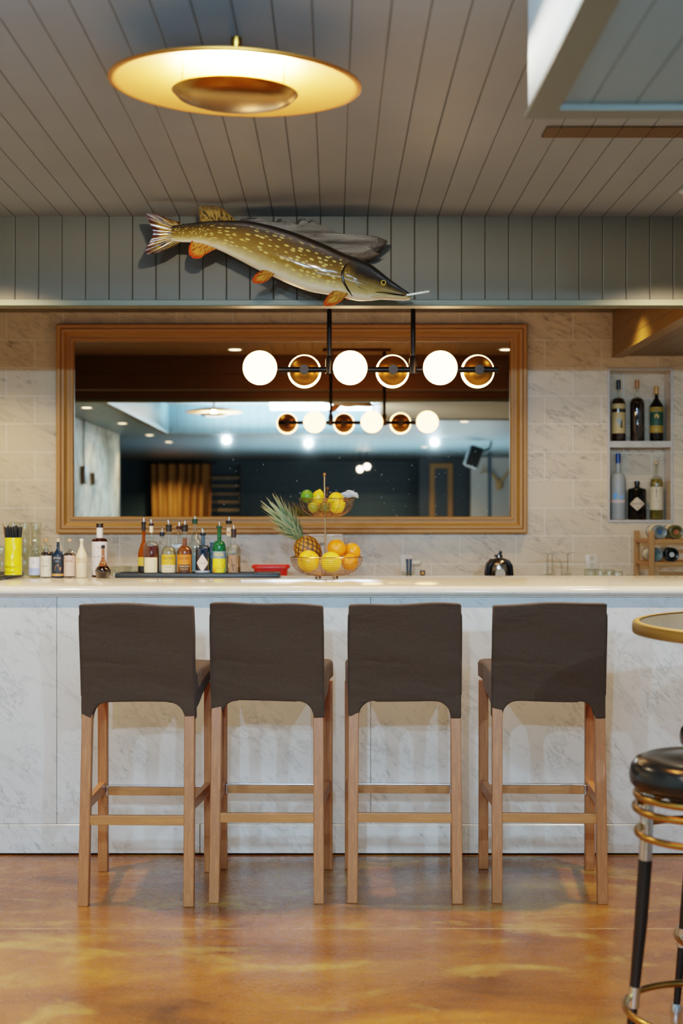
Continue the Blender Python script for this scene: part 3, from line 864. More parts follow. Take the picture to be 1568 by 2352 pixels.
# ================================================================== BOTTLES
g_clear = thin_glass('clear_glass')
g_blue = thin_glass('blue_glass', '#9fc0d8')
g_frost = plain('frosted_glass', '#b9bfc0', .45, 0, .08, 20, Transmission_Weight=.45)
g_green = plain('green_bottle_glass', '#0f6a3c', .08, 0, .05, 10, Transmission_Weight=.45)
g_dark = plain('dark_bottle_glass', '#0b0908', .08, 0, .05, 10)
lq = {k: liquid('liquor_'+k, c, t) for k, c, t in (('bourbon', '#6e2408', .55), ('amber', '#a8520c', .6), ('honey', '#c98a2c', .65), ('pale', '#d9d2b0', .8), ('clear', '#dfe6e2', .9),
      ('blue', '#2c4c6c', .6), ('dark', '#1c0806', .15), ('straw', '#b0a04a', .7), ('brown', '#3a1608', .4))}
m_foil = plain('black_stopper', '#0f0d0c', .4, 0, .1, 60)
m_steel = plain('pourer_steel', '#bdbab2', .2, 1.0, .05, 60)
def paper(c, n=None): return plain(n or 'label_'+c.strip('#'), c, .6, 0, .06, 120)

def text_mesh(s, size, m, parent, name='lettering', r=None, x=0, z=0, y=0, sx=1.0, bold=0.0, yrot=0):
    """flat or wrapped lettering facing -y; centred on x, baseline-centred on z"""
    cu = bpy.data.curves.new('lettering', 'FONT'); cu.body = s; cu.size = size; cu.align_x = 'CENTER'; cu.align_y = 'CENTER'; cu.offset = bold
    cu.resolution_u = 3
    tmp = bpy.data.objects.new('tmp_text', cu); COL.objects.link(tmp)
    bpy.context.view_layer.update()
    me = bpy.data.meshes.new_from_object(tmp.evaluated_get(bpy.context.evaluated_depsgraph_get()))
    bpy.data.objects.remove(tmp); bpy.data.curves.remove(cu)
    for v in me.vertices:
        px, pz = v.co.x*sx, v.co.y
        if r: v.co = Vector((r*math.sin(px/r+x/r), -r*math.cos(px/r+x/r), z+pz))
        else: v.co = Vector((x+px, y, z+pz))
    me.name = name
    return link(name, me, m, parent)

def patch(bm, r, z0, z1, a0, a1, n=14):
    """label paper wrapped on a cylinder; angle 0 faces the viewer (-y)"""
    A = [(r*math.sin(a0+(a1-a0)*i/n), -r*math.cos(a0+(a1-a0)*i/n)) for i in range(n+1)]
    lo = [bm.verts.new((x, y, z0)) for x, y in A]; hi = [bm.verts.new((x, y, z1)) for x, y in A]
    for i in range(n): bm.faces.new((lo[i], lo[i+1], hi[i+1], hi[i]))

def poly_patch(bm, r, pts, n=1):
    """a small filled shape on the cylinder given as (arc length, z)"""
    vs = [bm.verts.new((r*math.sin(u/r), -r*math.cos(u/r), z)) for u, z in pts]
    bm.faces.new(vs)

def diamond(bm, r, w, zc, h, n=10):
    cols = []
    for i in range(n+1):
        u = -w+2*w*i/n; hh = h*(1-abs(u)/w)
        x, y = r*math.sin(u/r), -r*math.cos(u/r)
        cols.append([bm.verts.new((x, y, zc+hh*(k/4-1))) for k in range(9)] if hh > 1e-6 else [bm.verts.new((x, y, zc))])
    for A, C in zip(cols, cols[1:]):
        if len(A) == 1:
            for k in range(8): bm.faces.new((A[0], C[k], C[k+1]))
        elif len(C) == 1:
            for k in range(8): bm.faces.new((A[k], C[0], A[k+1]))
        else:
            for k in range(8): bm.faces.new((A[k], C[k], C[k+1], A[k+1]))

def shoulder(R_, r, zb, zs, zn, zt, kind='round'):
    """bottle profile: base zb=0 .. body top zs .. neck start zn .. lip zt"""
    p = [(0, .002), (R_*.8, 0), (R_*.96, .002), (R_, .006), (R_, zs)]
    n = 7
    for i in range(1, n+1):
        q = i/n
        if kind == 'round': rr = r+(R_-r)*math.cos(q*PI/2)**.8; zz = zs+(zn-zs)*math.sin(q*PI/2)
        elif kind == 'slope': rr = R_+(r-R_)*(.5-.5*math.cos(q*PI)); zz = zs+(zn-zs)*q
        else: rr = R_+(r-R_)*q; zz = zs+(zn-zs)*q
        p.append((max(rr, r), zz))
    p += [(r, zt-.006), (r*1.12, zt-.005), (r*1.12, zt)]
    return p

def clip_prof(prof, top, d):
    out = []
    for (r0, z0), (r1, z1) in zip(prof, prof[1:]):
        out.append((max(0, r0-d), max(z0, .003)))
        if z1 >= top:
            q = (top-z0)/max(1e-6, z1-z0); rr = r0+(r1-r0)*q
            out += [(max(0, rr-d), top), (0, top)]
            return out
    out.append((max(0, prof[-1][0]-d), prof[-1][1])); out.append((0, prof[-1][1]))
    return out

TS, SS = 1.9, 1.95
def bottle(label, loc, prof, glass, liq=None, level=None, group=None, labels=(), top=None, cat='bottle', name='bottle', rz=0, lean=0):
    t = thing(name, label, cat, loc, rz, group)
    zt = prof[-1][1]
    bm = B(); lathe(bm, prof+[(prof[-1][0]*.7, zt), ] , 36)
    gl = obj('glass_body', bm, glass, t, 50)
    if liq:
        bm = B(); lathe(bm, clip_prof(prof, level, .0012), 36); obj('liquid', bm, lq[liq], gl, 50)
    Rm = max(r for r, z in prof)
    def rad(z):
        for (r0, z0), (r1, z1) in zip(prof, prof[1:]):
            if z0 <= z <= z1 and z1 > z0: return r0+(r1-r0)*(z-z0)/(z1-z0)
        return Rm
    for lb in labels:
        k = lb[0]
        if k == 'band':                      # z0 z1 half-angle colour [name]
            _, z0, z1, an, c = lb[:5]
            r = max(rad(z0), rad((z0+z1)/2), rad(z1))+.0005+(lb[5] if len(lb) > 5 else 0)
            bm = B(); patch(bm, r, z0, z1, -an, an, 20); obj('label', bm, paper(c), t, 60)
        elif k == 'text':                    # string size z colour sx
            _, s, size, z, c = lb[:5]; size *= TS
            text_mesh(s, size, paper(c), t, 'lettering', rad(z)+.0013, 0, z, 0, lb[5] if len(lb) > 5 else 1, lb[6] if len(lb) > 6 else 0.0)
        elif k == 'diamond':
            _, w, zc, h, c = lb[:5]; w *= SS; h *= SS
            bm = B(); diamond(bm, rad(zc)+.0008, w, zc, h); obj('label', bm, paper(c), t, 60)
        elif k == 'shape':
            _, pts, c = lb[:3]; pts = [(u*SS, z) for u, z in pts]
            bm = B(); poly_patch(bm, Rm+.0012+(lb[3] if len(lb) > 3 else 0), pts); obj('emblem', bm, paper(c), t, 60)
    if top:
        k = top[0]; r = prof[-1][0]
        if k == 'pour':                      # colour of collar, collar length, spout length, lean
            _, c, L, sp, ln = top
            bm = B(); lathe(bm, [(r+.0012, zt-L), (r+.0018, zt-L*.7), (r+.0012, zt-.004), (r+.0035, zt-.002), (r+.0035, zt+.004), (r*.8, zt+.0065), (0, zt+.0065)], 24)
            st = obj('pour_stopper', bm, paper(c, 'stopper_'+c.strip('#')), t, 40)
            bm = B(); tube(bm, [(0, 0, zt+.004), (ln*.3, 0, zt+sp*.4), (ln*.8, 0, zt+sp*.8), (ln*1.2, 0, zt+sp)], [.0034, .003, .0026, .0022], 10); obj('spout', bm, m_steel, st)
            bm = B(); tube(bm, [(ln*1.15, 0, zt+sp*.97), (ln*1.3, 0, zt+sp*1.08)], .0034, 10); obj('spout_cap', bm, m_foil, st)
        elif k == 'cap':                     # colour, height, extra radius, skirt
            _, c, h, ex = top[:4]; sk = top[4] if len(top) > 4 else .006
            bm = B(); lathe(bm, [(r+.0006, zt-sk), (r+ex, zt-sk), (r+ex, zt+h-.002), (r+ex-.002, zt+h), (0, zt+h)], 28)
            obj('cap', bm, plain('cap_'+c.strip('#'), c, .35, .3 if top[-1] == 'metal' else 0, .08, 50), t, 40)
    return t

ZT = 1.0705                      # counter top
ZM = 1.0915                      # top of the rubber mat
# --- mats
def mat_thing(x0, x1, y0, y1, label):
    t = thing('bar_mat', label, 'bar mat', ((x0+x1)/2, (y0+y1)/2, ZT))
    bm = B(); hx, hy = (x1-x0)/2, (y1-y0)/2
    rbox(bm, -hx, hx, -hy, hy, 0, .017, .003); obj('mat_base', bm, plain('dark_rubber', '#1b2126', .45, 0, .1, 30), t, 30)
    for (a0, a1, b0, b1) in ((-hx, hx, -hy, -hy+.008), (-hx, hx, hy-.008, hy), (-hx, -hx+.008, -hy+.008, hy-.008), (hx-.008, hx, -hy+.008, hy-.008)):
        bm = B(); rbox(bm, a0, a1, b0, b1, .0172, .0202, .001, 1); obj('raised_edge', bm, plain('dark_rubber_edge', '#2a333a', .4, 0, .1, 30), t, 30)
    n = 60
    bm = B()
    for i in range(n):
        x = -hx+.014+(2*hx-.028)*i/(n-1); box(bm, x-.0022, x+.0022, -hy+.011, hy-.011, .0172, .0202)
    obj('rib_pattern', bm, plain('dark_rubber', '#1b2126', .45), t, False)
    return t
xa = lambda px, Y: (px-CX)/F*Y
mat_thing(xa(265, 6.42), xa(641, 6.42), 6.40, 6.61, 'long black rubber bar mat under the row of bottles with pour spouts')
mat_thing(-2.20, -1.435, 6.02, 6.60, 'black rubber mat at the counter end under the yellow cup of straws')

def zp(py, Y): return CH-(py-CY)/F*Y
YF, YR = 6.455, 6.548
GP = 'liquor bottles with pour spouts on the black mat'
def H(py, Y, zb=ZM): return zp(py, Y)-zb      # height above the mat of a pixel row
PXF = F/YF
def front(px, w): return (xa(px, YF), YF, ZM), w/2/PXF
def rear(px, w): return (xa(px, YR), YR, ZM), w/2/(F/YR)
h = lambda cy: H(1160+cy/4.9, YF)
hr = lambda cy: H(1160+cy/4.9, YR)
# front row
loc, r = front(325.5, 26)
bottle('amber bottle with long black neck at the end of the mat, behind the cream-labelled bourbon', (loc[0], YR-.03, ZM), shoulder(r, .0075, 0, h(560), h(370), h(205), 'slope'), lq['amber'], None, None, GP,
       [('band', h(755), h(690), 1.5, '#15120f'), ('band', h(690), h(590), 1.5, '#c9a23c')], ('pour', '#0f0d0c', .033, .028, .001))
loc, r = front(347.5, 36)
bottle('square-shouldered bourbon bottle with plain cream label and white neck strip', loc, shoulder(r, .0075, 0, h(470), h(400), h(220), 'round'), g_clear, 'bourbon', h(458), GP,
       [('band', h(757), h(588), .95, '#d8c8a0'), ('band', h(310), h(235), 1.6, '#d9cbb0'), ('shape', [(-.010, h(640)), (.010, h(640)), (.010, h(636)), (-.010, h(636))], '#8a7a55')], ('pour', '#14110f', .006, .026, -.003))
loc, r = front(387.5, 34)
bottle('clear rum bottle with yellow and cream labels, black collar, topped by a pour spout', loc, shoulder(r, .0105, 0, h(560), h(460), h(235), 'round'), g_clear, 'pale', h(480), GP,
       [('band', h(672), h(556), 1.15, '#c79c28'), ('band', h(757), h(672), 1.15, '#d6c6a4'), ('text', 'PLANTERAY', .0088, h(598), '#4a3a12', .62), ('text', 'I', .007, h(640), '#5a4614'), ('text', '3 STARS', .0052, h(694), '#4a4034', .9), ('text', '* * *', .006, h(746), '#2a241c')],
       ('pour', '#14110f', .026, .026, -.003))
loc, r = front(424, 35)
bottle('orange-labelled dark rum bottle with black collar beside the clear rum', loc, shoulder(r, .0115, 0, h(560), h(455), h(235), 'round'), g_clear, 'amber', h(370), GP,
       [('band', h(757), h(556), 1.15, '#c8741c'), ('band', h(757), h(668), .85, '#4a2a14', .0005), ('text', 'PLANTERAY', .0088, h(598), '#5a3208', .62), ('text', 'I', .007, h(640), '#5a3208'), ('text', 'ORIGINAL DARK', .0046, h(688), '#d9c49a', .8), ('text', 'DOUBLE AGED', .0042, h(718), '#c9a26a', .8)],
       ('pour', '#1a120c', .026, .026, .003))
loc, r = front(466, 34)
bottle('squat dark blue gin bottle with a pale pink diamond label', loc, shoulder(r, .010, 0, h(500), h(448), h(325), 'round'), g_blue, 'blue', h(485), GP,
       [('diamond', .0148, h(650), .0205, '#d9c4b8'), ('text', "HENDRICK'S", .0044, h(650), '#7a6f74', .82), ('text', 'I', .006, h(605), '#7a7a8a'), ('band', h(757), h(735), 1.3, '#9aa8b4')], ('pour', '#14161a', .007, .026, -.003))
loc, r = front(503.5, 31)
bottle('green mezcal bottle with a colourful label of yellow, black, red and teal', loc, shoulder(r, .0095, 0, h(500), h(400), h(248), 'round'), g_green, None, None, GP,
       [('band', h(757), h(520), 1.2, '#6e8292'), ('band', h(757), h(600), 1.2, '#e0c81e', .0003), ('shape', [(-.0145, h(758)), (.0155, h(758)), (.0155, h(700)), (.004, h(715)), (-.006, h(740))], '#159a74', .0006),
        ('shape', [(-.0155, h(758)), (-.009, h(745)), (-.005, h(708)), (-.0155, h(706))], '#d8341c', .0007), ('shape', [(-.004, h(712)), (.010, h(695)), (.010, h(676)), (-.001, h(690))], '#d8541c', .0007),
        ('shape', [(-.011, h(690)), (.014, h(600)), (.0145, h(618)), (-.009, h(712))], '#1a1712', .0005), ('shape', [(-.006, h(700)), (.0145, h(625)), (.0148, h(638)), (-.003, h(716))], '#d8b41e', .0006), ('shape', [(-.002, h(705)), (.0145, h(648)), (.0148, h(662)), (.0, h(716))], '#1a1712', .0006),
        ('text', 'VIDA', .0105, h(558), '#e0cf5a', 1.05, .0002), ('text', 'DEL MAGUEY', .0040, h(532), '#d9d0b0', .9)], ('pour', '#0c3a22', .004, .026, .002))
loc, r = front(536.5, 32)
bottle('clear bottle with tall brown collar and dark fan-shaped label beside the green bottle', loc, shoulder(r, .0088, 0, h(540), h(440), h(285), 'round'), g_clear, 'honey', h(570), GP,
       [('band', h(757), h(560), .75, '#8a6a50'), ('shape', [(-.015, h(750)), (.0, h(740)), (.010, h(680)), (-.004, h(610)), (-.015, h(580))], '#33150d'), ('shape', [(-.013, h(655)), (.011, h(672)), (.011, h(690)), (-.013, h(700))], '#c9b48a', .0005), ('text', 'ME', .007, h(679), '#2a1a10', 1.0)],
       ('pour', '#2c1a12', .033, .026, .0))
# rear row
loc, r = rear(372, 30)
bottle('slim clear bottle with blue-black stopper, between the bourbon and the clear rum', loc, shoulder(r*.8, .0085, 0, hr(480), hr(410), hr(320), 'round'), g_clear, 'clear', hr(560), GP, (), ('pour', '#131a26', .012, .026, .001))
loc, r = rear(411.5, 36)
bottle('clear vodka bottle with red collar standing behind the two rum bottles', loc, shoulder(r, .0095, 0, hr(500), hr(430), hr(250), 'round'), g_clear, 'clear', hr(520), GP, [('band', hr(480), hr(440), 1.3, '#b8c4cc')], ('pour', '#3a1512', .010, .026, .001))
loc, r = rear(447.5, 38)
bottle('large clear bottle with green neck collar standing behind the squat blue gin', loc, shoulder(r, .0095, 0, hr(480), hr(260), hr(170), 'slope'), g_clear, 'clear', hr(475), GP, [('band', hr(730), hr(540), .9, '#9fb0a4')], ('pour', '#123a26', .018, .020, .0))
loc, r = rear(486.5, 24)
bottle('narrow pale blue bottle squeezed between the gin and the green mezcal', loc, shoulder(r*.85, .0098, 0, hr(560), hr(470), hr(405), 'round'), g_blue, 'clear', hr(600), GP, (), ('cap', '#7f97a8', .002, .001))
loc, r = rear(525.5, 34)
bottle('tall clear bottle with cream neck label and red seal, behind the mat row', loc, shoulder(r, .0105, 0, hr(540), hr(450), hr(190), 'slope'), g_clear, 'clear', hr(540), GP, [('band', hr(350), hr(255), 1.5, '#d4c09c'), ('text', 'o', .010, hr(305), '#b03020', 1, .0008)], ('pour', '#0f0d0c', .010, .024, .001))

# ================================================================== SMALL BOTTLES ON THE COUNTER
YL = 6.40
hl = lambda cy: zp(1170+cy/4.9, YL)-ZT
PXL = F/YL
GS = 'small cocktail bottles on the counter beside the yellow cup'
def left(cx0, cx1, Y=YL):
    cxm = (cx0+cx1)/2/4.9
    return (xa(cxm, Y), Y, ZT), (cx1-cx0)/4.9/2/(F/Y)
loc, r = left(327, 453)
bottle('small clear bottle with white and pale blue label and yellowish liquid', loc, shoulder(r, .0065, 0, hl(520), hl(455), hl(345), 'round'), g_clear, 'straw', hl(555), GS,
       [('band', hl(738), hl(535), 1.5, '#cfc8cc'), ('band', hl(735), hl(655), 1.1, '#9aa8cc', .0004), ('text', 'V', .007, hl(600), '#5a3038'), ('text', 'o o o', .004, hl(575), '#8a7a80'), ('text', '= = =', .006, hl(690), '#6a7aac')], ('cap', '#cfd2cc', .002, .001))
loc, r = left(457, 583)
bottle('small corked bottle with cream label bearing a grey portrait panel', loc, shoulder(r, .0075, 0, hl(515), hl(400), hl(350), 'slope'), g_clear, 'dark', hl(480), GS,
       [('band', hl(755), hl(520), 1.5, '#cdc3b0'), ('shape', [(-.008, hl(605)), (.008, hl(605)), (.008, hl(540)), (-.008, hl(540))], '#6c6c60'), ('shape', [(-.004, hl(600)), (.004, hl(600)), (.0045, hl(560)), (-.0045, hl(560))], '#b9b4a4', .0004), ('text', 'Bitters', .0055, hl(635), '#8a6a5a'), ('shape', [(-.009, hl(668)), (.009, hl(668)), (.004, hl(682)), (-.004, hl(682))], '#55564c')], ('cap', '#b07a50', .007, .001, .004))
loc, r = left(590, 717)
bottle('small navy bottle with dark label and an orange strip at its foot', loc, shoulder(r, .0068, 0, hl(520), hl(430), hl(340), 'slope'), plain('navy_glass', '#14283c', .1, 0, .05, 10), None, None, GS,
       [('band', hl(748), hl(520), 1.5, '#1c2530'), ('band', hl(748), hl(722), 1.5, '#c08a4a', .0003), ('shape', [(-.006, hl(690)), (.008, hl(695)), (.010, hl(650)), (.002, hl(615)), (-.004, hl(640))], '#a0683c'), ('text', 'BITTERS', .0065, hl(548), '#b9a8a4', .8), ('text', 'cacao', .005, hl(580), '#8a96a4')], ('cap', '#b0a488', .004, .0012, .010))
loc, r = left(719, 848)
bottle('small amber bottle with pinkish label covered in fine print', loc, shoulder(r, .0068, 0, hl(515), hl(430), hl(345), 'slope'), g_clear, 'brown', hl(490), GS,
       [('band', hl(750), hl(520), 1.5, '#c9aa98'), ('text', '= = = = =', .006, hl(550), '#8a4a38'), ('text', 'ORANGE', .006, hl(580), '#8a4030', .8), ('text', '- - - - - -', .0055, hl(640), '#6a4a40'), ('text', '- - - - - -', .0055, hl(690), '#6a4a40')], ('cap', '#c09070', .005, .001))
loc, r = left(855, 982)
bottle('small cream-painted bottle with pale orange lettering', loc, shoulder(r, .0072, 0, hl(540), hl(390), hl(345), 'slope'), plain('cream_bottle', '#d8c4a4', .4, 0, .05, 10), None, None, GS,
       [('text', 'PEACH', .0085, hl(560), '#c98a4a', .8), ('text', 'BITTERS', .006, hl(590), '#c98a4a', .8), ('text', '- - - -', .007, hl(660), '#c98a4a')], ('cap', '#d2ccb8', .006, .001))
loc, r = left(1032, 1212, 6.50)
hL = lambda cy: zp(1170+cy/4.9, 6.50)-ZT
bottle('tall bottle in an oversized white paper label with dark cap, behind the decanter', loc, shoulder(r, .0125, 0, hL(355), hL(325), hL(190), 'round'), lq['brown'], None, None, GS,
       [('band', hL(738), hL(362), 2.6, '#d5cbc6'), ('band', hL(320), hL(195), 2.6, '#d8cfc8'), ('text', '~ ~ ~', .012, hL(530), '#5a4a58', 1, .0003), ('text', '- - - - - -', .008, hL(570), '#8a7a80'), ('text', '- - - - - -', .008, hL(640), '#8a7a80'), ('text', 'o', .014, hL(420), '#9a8c90')], ('cap', '#2a1208', .0155, .002, .006))
yb = [o for o in bpy.data.objects if o.parent is None and str(o.get('label', '')).startswith('tall bottle in an oversized')][0]
bm = B(); patch(bm, .0152, hL(172), hL(152), -3.1, 3.1, 30); obj('yellow_band', bm, paper('#d8b81e'), yb, 60)
loc, r = left(1070, 1250, 6.37)
loc = (loc[0], 6.365, ZT)
hd = lambda cy: zp(1170+cy/4.9, 6.365)-ZT
lq['syrup'] = plain('dark_syrup', '#160705', .25, 0, .05, 10, Specular_IOR_Level=.2)
bottle('bell-shaped clear decanter half full of dark syrup with a black stopper', loc, [(0, .002), (r*.75, 0), (r*.82, .004), (r*.98, hd(700)), (r, hd(690)), (r*.9, hd(665)), (r*.6, hd(630)), (.0085, hd(560)), (.0065, hd(500)), (.0068, hd(440)), (.008, hd(432))], thin_glass('amber_glass', '#d8b090', .12), 'syrup', hd(640), GS, (), ('cap', '#14100e', .0125, .0005, .003))
for px in (585, 695):
    l_, r_ = left(px-45, px+45, 6.47)
    bottle('tiny dark dropper bottle with black bulb, half hidden %s the navy bottle' % ('at the side of' if px < 600 else 'behind the shoulder of'), l_, shoulder(.010, .0045, 0, hl(560), hl(530), hl(500), 'round'), g_dark, None, None, GS, (), ('cap', '#0d0c0b', .0095, .0008, .004))

# ================================================================== NICHE BOTTLES
YN = 7.935
TS, SS = 1.5, 1.5
def bottle_n(*a, **k): return bottle(*a, rz=-.2, **k)
hn = lambda cy, zb: zp(820+cy/5.88, YN)-zb
z1, z2 = 1.7635, 1.3285
GN = 'bottles in the wall niche'
def nic(cx, w, zb): return (xa(1368+cx/5.88, YN), YN, zb), w/5.88/2/(F/YN)
loc, r = nic(306, 185, z1); q = lambda c: hn(c, z1)
bottle_n('whiskey bottle with two-part tan label and long black capsule on the upper niche shelf', loc, shoulder(r, .0085, 0, q(650), q(548), q(320), 'round'), g_clear, 'dark', q(560), GN,
       [('band', q(703), q(636), 1.2, '#b89a68'), ('band', q(1035), q(752), 1.2, '#bda06c'), ('shape', [(-.010, q(935)), (.004, q(940)), (.010, q(880)), (.004, q(810)), (-.004, q(850)), (-.010, q(870))], '#8e9aa0'), ('shape', [(.006, q(960)), (.016, q(965)), (.014, q(840)), (.009, q(870))], '#4a4436', .0004), ('text', '- - - - -', .009, q(780), '#5a4a30')], ('cap', '#100c0a', .004, .002, .048))
loc, r = nic(557, 190, z1)
bottle_n('dark unlabelled round-shouldered bottle with copper capsule in the middle of the upper niche', loc, shoulder(r, .0088, 0, q(640), q(545), q(320), 'round'), g_clear, 'dark', q(560), GN, [('shape', [(.004, q(960)), (.012, q(900)), (.010, q(880)), (.003, q(940))], '#5a3a2a'), ('shape', [(-.012, q(820)), (-.006, q(1000)), (-.004, q(1000)), (-.008, q(800))], '#4a3428')], ('cap', '#a06c3c', .005, .002, .042))
loc, r = nic(818, 182, z1)
bottle_n('dark bottle with green and gold label and gold capsule on the upper niche shelf', loc, shoulder(r, .0092, 0, q(680), q(540), q(400), 'slope'), g_dark, None, None, GN,
       [('band', q(1028), q(680), 1.25, '#9a7a2c'), ('band', q(930), q(745), 1.25, '#274a38', .0004), ('shape', [(-.008, q(830)), (.006, q(835)), (.010, q(800)), (.0, q(770)), (-.007, q(790))], '#c09a3c', .0006), ('text', 'VINO', .010, q(715), '#4a3a14', .8), ('text', 'o o o', .010, q(980), '#d9b44a')], ('cap', '#b8863a', .004, .0015, .040))
loc, r = nic(300, 205, z2); q2 = lambda c: hn(c, z2)
bottle_n('frosted vodka bottle with bright blue capsule on the lower niche shelf', loc, shoulder(r, .0105, 0, q2(1690), q2(1560), q2(1310), 'round'), g_frost, None, None, GN,
       [('band', q2(1970), q2(1930), 1.3, '#b9a8a4'), ('shape', [(-.020, q2(1870)), (-.008, q2(1815)), (.008, q2(1830)), (.017, q2(1860)), (.020, q2(1925)), (.007, q2(1905)), (-.009, q2(1915)), (-.017, q2(1925))], '#5c8fc4')], ('cap', '#123a78', .004, .002, .050))
loc, r = nic(556, 245, z2)
bottle_n('squat black apothecary gin bottle with a large cream diamond label', loc, [(0, .002), (r*.9, 0), (r, .005), (r, q2(1795)), (r*.9, q2(1780)), (r*.45, q2(1765)), (.0135, q2(1755)), (.0135, q2(1700))], g_dark, None, None, GN,
       [('diamond', .046/1.5, q2(1985), .038/1.5, '#b8a58a'), ('text', "HENDRICK'S", .0090, q2(1985), '#4a4030', .85), ('text', 'GIN', .0065, q2(2030), '#6a5c48')], ('cap', '#14100e', .0105, .002, .006))
loc, r = nic(817, 178, z2)
bottle_n('pale gold tequila bottle with white dragonfly label on the lower niche shelf', loc, shoulder(r, .0088, 0, q2(1720), q2(1610), q2(1420), 'round'), g_clear, 'straw', q2(1650), GN,
       [('band', q2(2065), q2(1755), 1.35, '#c4b498'), ('shape', [(-.0008, q2(1910)), (.0008, q2(1910)), (.0012, q2(1780)), (-.0012, q2(1780))], '#2c2a24'), ('shape', [(0, q2(1815)), (-.015, q2(1790)), (-.016, q2(1806)), (0, q2(1820))], '#4a4a44'), ('shape', [(0, q2(1822)), (-.015, q2(1840)), (-.014, q2(1826)), (0, q2(1816))], '#4a4a44'),
        ('shape', [(0, q2(1820)), (.016, q2(1806)), (.015, q2(1790)), (0, q2(1815))], '#4a4a44'), ('shape', [(0, q2(1816)), (.014, q2(1826)), (.015, q2(1840)), (0, q2(1822))], '#4a4a44'), ('text', 'tequila', .008, q2(1950), '#8a7c68', .9)], ('cap', '#b09060', .004, .001, .012))
# ================================================================== YELLOW CUP, STRAWS, GLASSES
YC = 6.25
cx_, zc_ = xa(30.5, YC), 1.0905
cup = thing('tiki_cup', 'yellow ceramic cup moulded with big lips and chin, holding black straws', 'cup', (cx_, YC, zc_+.0002))
hc_ = zp(1235, YC)-zc_
bm = B()
SEGC, NC = 64, 40
rows = []
for k in range(NC+1):
    z = hc_*k/NC; row = []
    for s in range(SEGC):
        a = 2*PI*s/SEGC - PI/2
        fx = a+PI/2; fx = (fx+PI) % (2*PI)-PI          # 0 = facing the viewer
        zz = z/hc_
        g = lambda u0, z0, su, sz: math.exp(-((fx-u0)/su)**2-((zz-z0)/sz)**2)
        r = .0365 + .0012*zz + .0012*math.exp(-(zz/.04)**2)
        r += .0060*g(-.34, .255, .42, .055)+.0060*g(.34, .255, .42, .055) - .0050*g(0, .185, .85, .016) + .0062*g(0, .115, .60, .05) - .002*g(0, .04, .6, .02)
        r += .0035*g(.0, .40, .16, .10) + .0018*g(1.4, .2, .5, .2)+.0018*g(-1.4, .2, .5, .2) + .0022*g(-.62, .70, .3, .10)+.0022*g(.62, .70, .3, .10)
        if k == NC: r -= .001
        row.append(bm.verts.new((r*math.cos(a), r*math.sin(a), z)))
    rows.append(row)
inn = [[bm.verts.new((.0335*math.cos(2*PI*s/SEGC-PI/2), .0335*math.sin(2*PI*s/SEGC-PI/2), z)) for s in range(SEGC)] for z in (hc_, .006)]
rows += inn
for A, C in zip(rows, rows[1:]):
    for s in range(SEGC): bm.faces.new((A[s], A[(s+1) % SEGC], C[(s+1) % SEGC], C[s]))
bm.faces.new(rows[0][::-1]); bm.faces.new(rows[-1])
under_ = obj('cup_body', bm, plain('yellow_glaze', '#d8c414', .22, 0, .04, 12, Coat_Weight=.3), cup, 60)
mbs = plain('black_straw', '#0b0a09', .45, 0, .1, 60)
bm = B(); tube(bm, [(0, 0, 0), (0, 0, .213)], .0029, 8); st0 = tag(obj('cocktail_straw', bm, mbs), 'thin black plastic straw standing upright in the packed yellow cup', 'straw', 'black straws in the yellow cup')
first = True
for ring_, n_ in ((.0065, 5), (.0150, 10), (.0242, 16)):
    for k in range(n_):
        a = 2*PI*k/n_+ring_*40
        o = st0 if first else st0.copy()
        if not first: COL.objects.link(o)
        first = False
        rb = ring_*.72
        o.location = (cx_+rb*math.cos(a), YC+rb*math.sin(a), zc_+.0075)
        tilt = math.atan((ring_-rb)/.07)*1.0
        o.rotation_euler = (-tilt*math.sin(a), tilt*math.cos(a), 0)
        o.scale = (1, 1, (.935+.05*R.random()))
pA, pB = at(20, 1242, YC), at(7, 1203, YC)
bm = B(); tube(bm, [(-.018-(pA.x-cx_)*0, 0, .02), (pB.x-cx_, .0, pB.z-zc_)], .0022, 8)
so = obj('wooden_pick', bm, plain('brown_pick', '#8a5630', .6)); so.location = (cx_, YC, zc_); tag(so, 'brown wooden pick leaning out of the yellow cup past the straws', 'pick')

# tall glasses stacked on the back bar
def tumbler(name, label, cat, loc, r0, r1, hh, group, base=.012):
    t = thing(name, label, cat, loc, 0, group)
    bm = B(); lathe(bm, [(0, .0), (r0*.9, 0), (r0, .003), (r1, hh-.001), (r1-.0012, hh), (r1-.0024, hh-.001), (r0-.0022, base), (0, base-.002)], 28)
    obj('glass_wall', bm, thin_glass('tumbler_glass', '#f8fbf8', .10, .08), t, 50)
    bm = B(); tube(bm, ring_pts(r1-.0012, hh, 28), .0016, 6, True); obj('rim', bm, thin_glass('rim_glass', '#f6f8f6', .3, .15), t)
    bm = B(); lathe(bm, [(0, .0015), (r0*.92, .0015), (r0*.92, base*.8), (0, base*.8)], 24); obj('heavy_base', bm, thin_glass('base_glass', '#eef2ee', .2, .15), t)
    return t
GT = 'tall stacked glasses behind the yellow cup'
gl0 = None
cols = [(-.012, 7.45, 3, 0), (2, 7.6, 2, 0), (44, 7.52, 2, 3), (47, 7.45, 3, 0), (66, 7.66, 2, 2), (79, 7.45, 3, 3), (88, 7.62, 3, 0), (97, 7.5, 3, 2)]
used_ = []
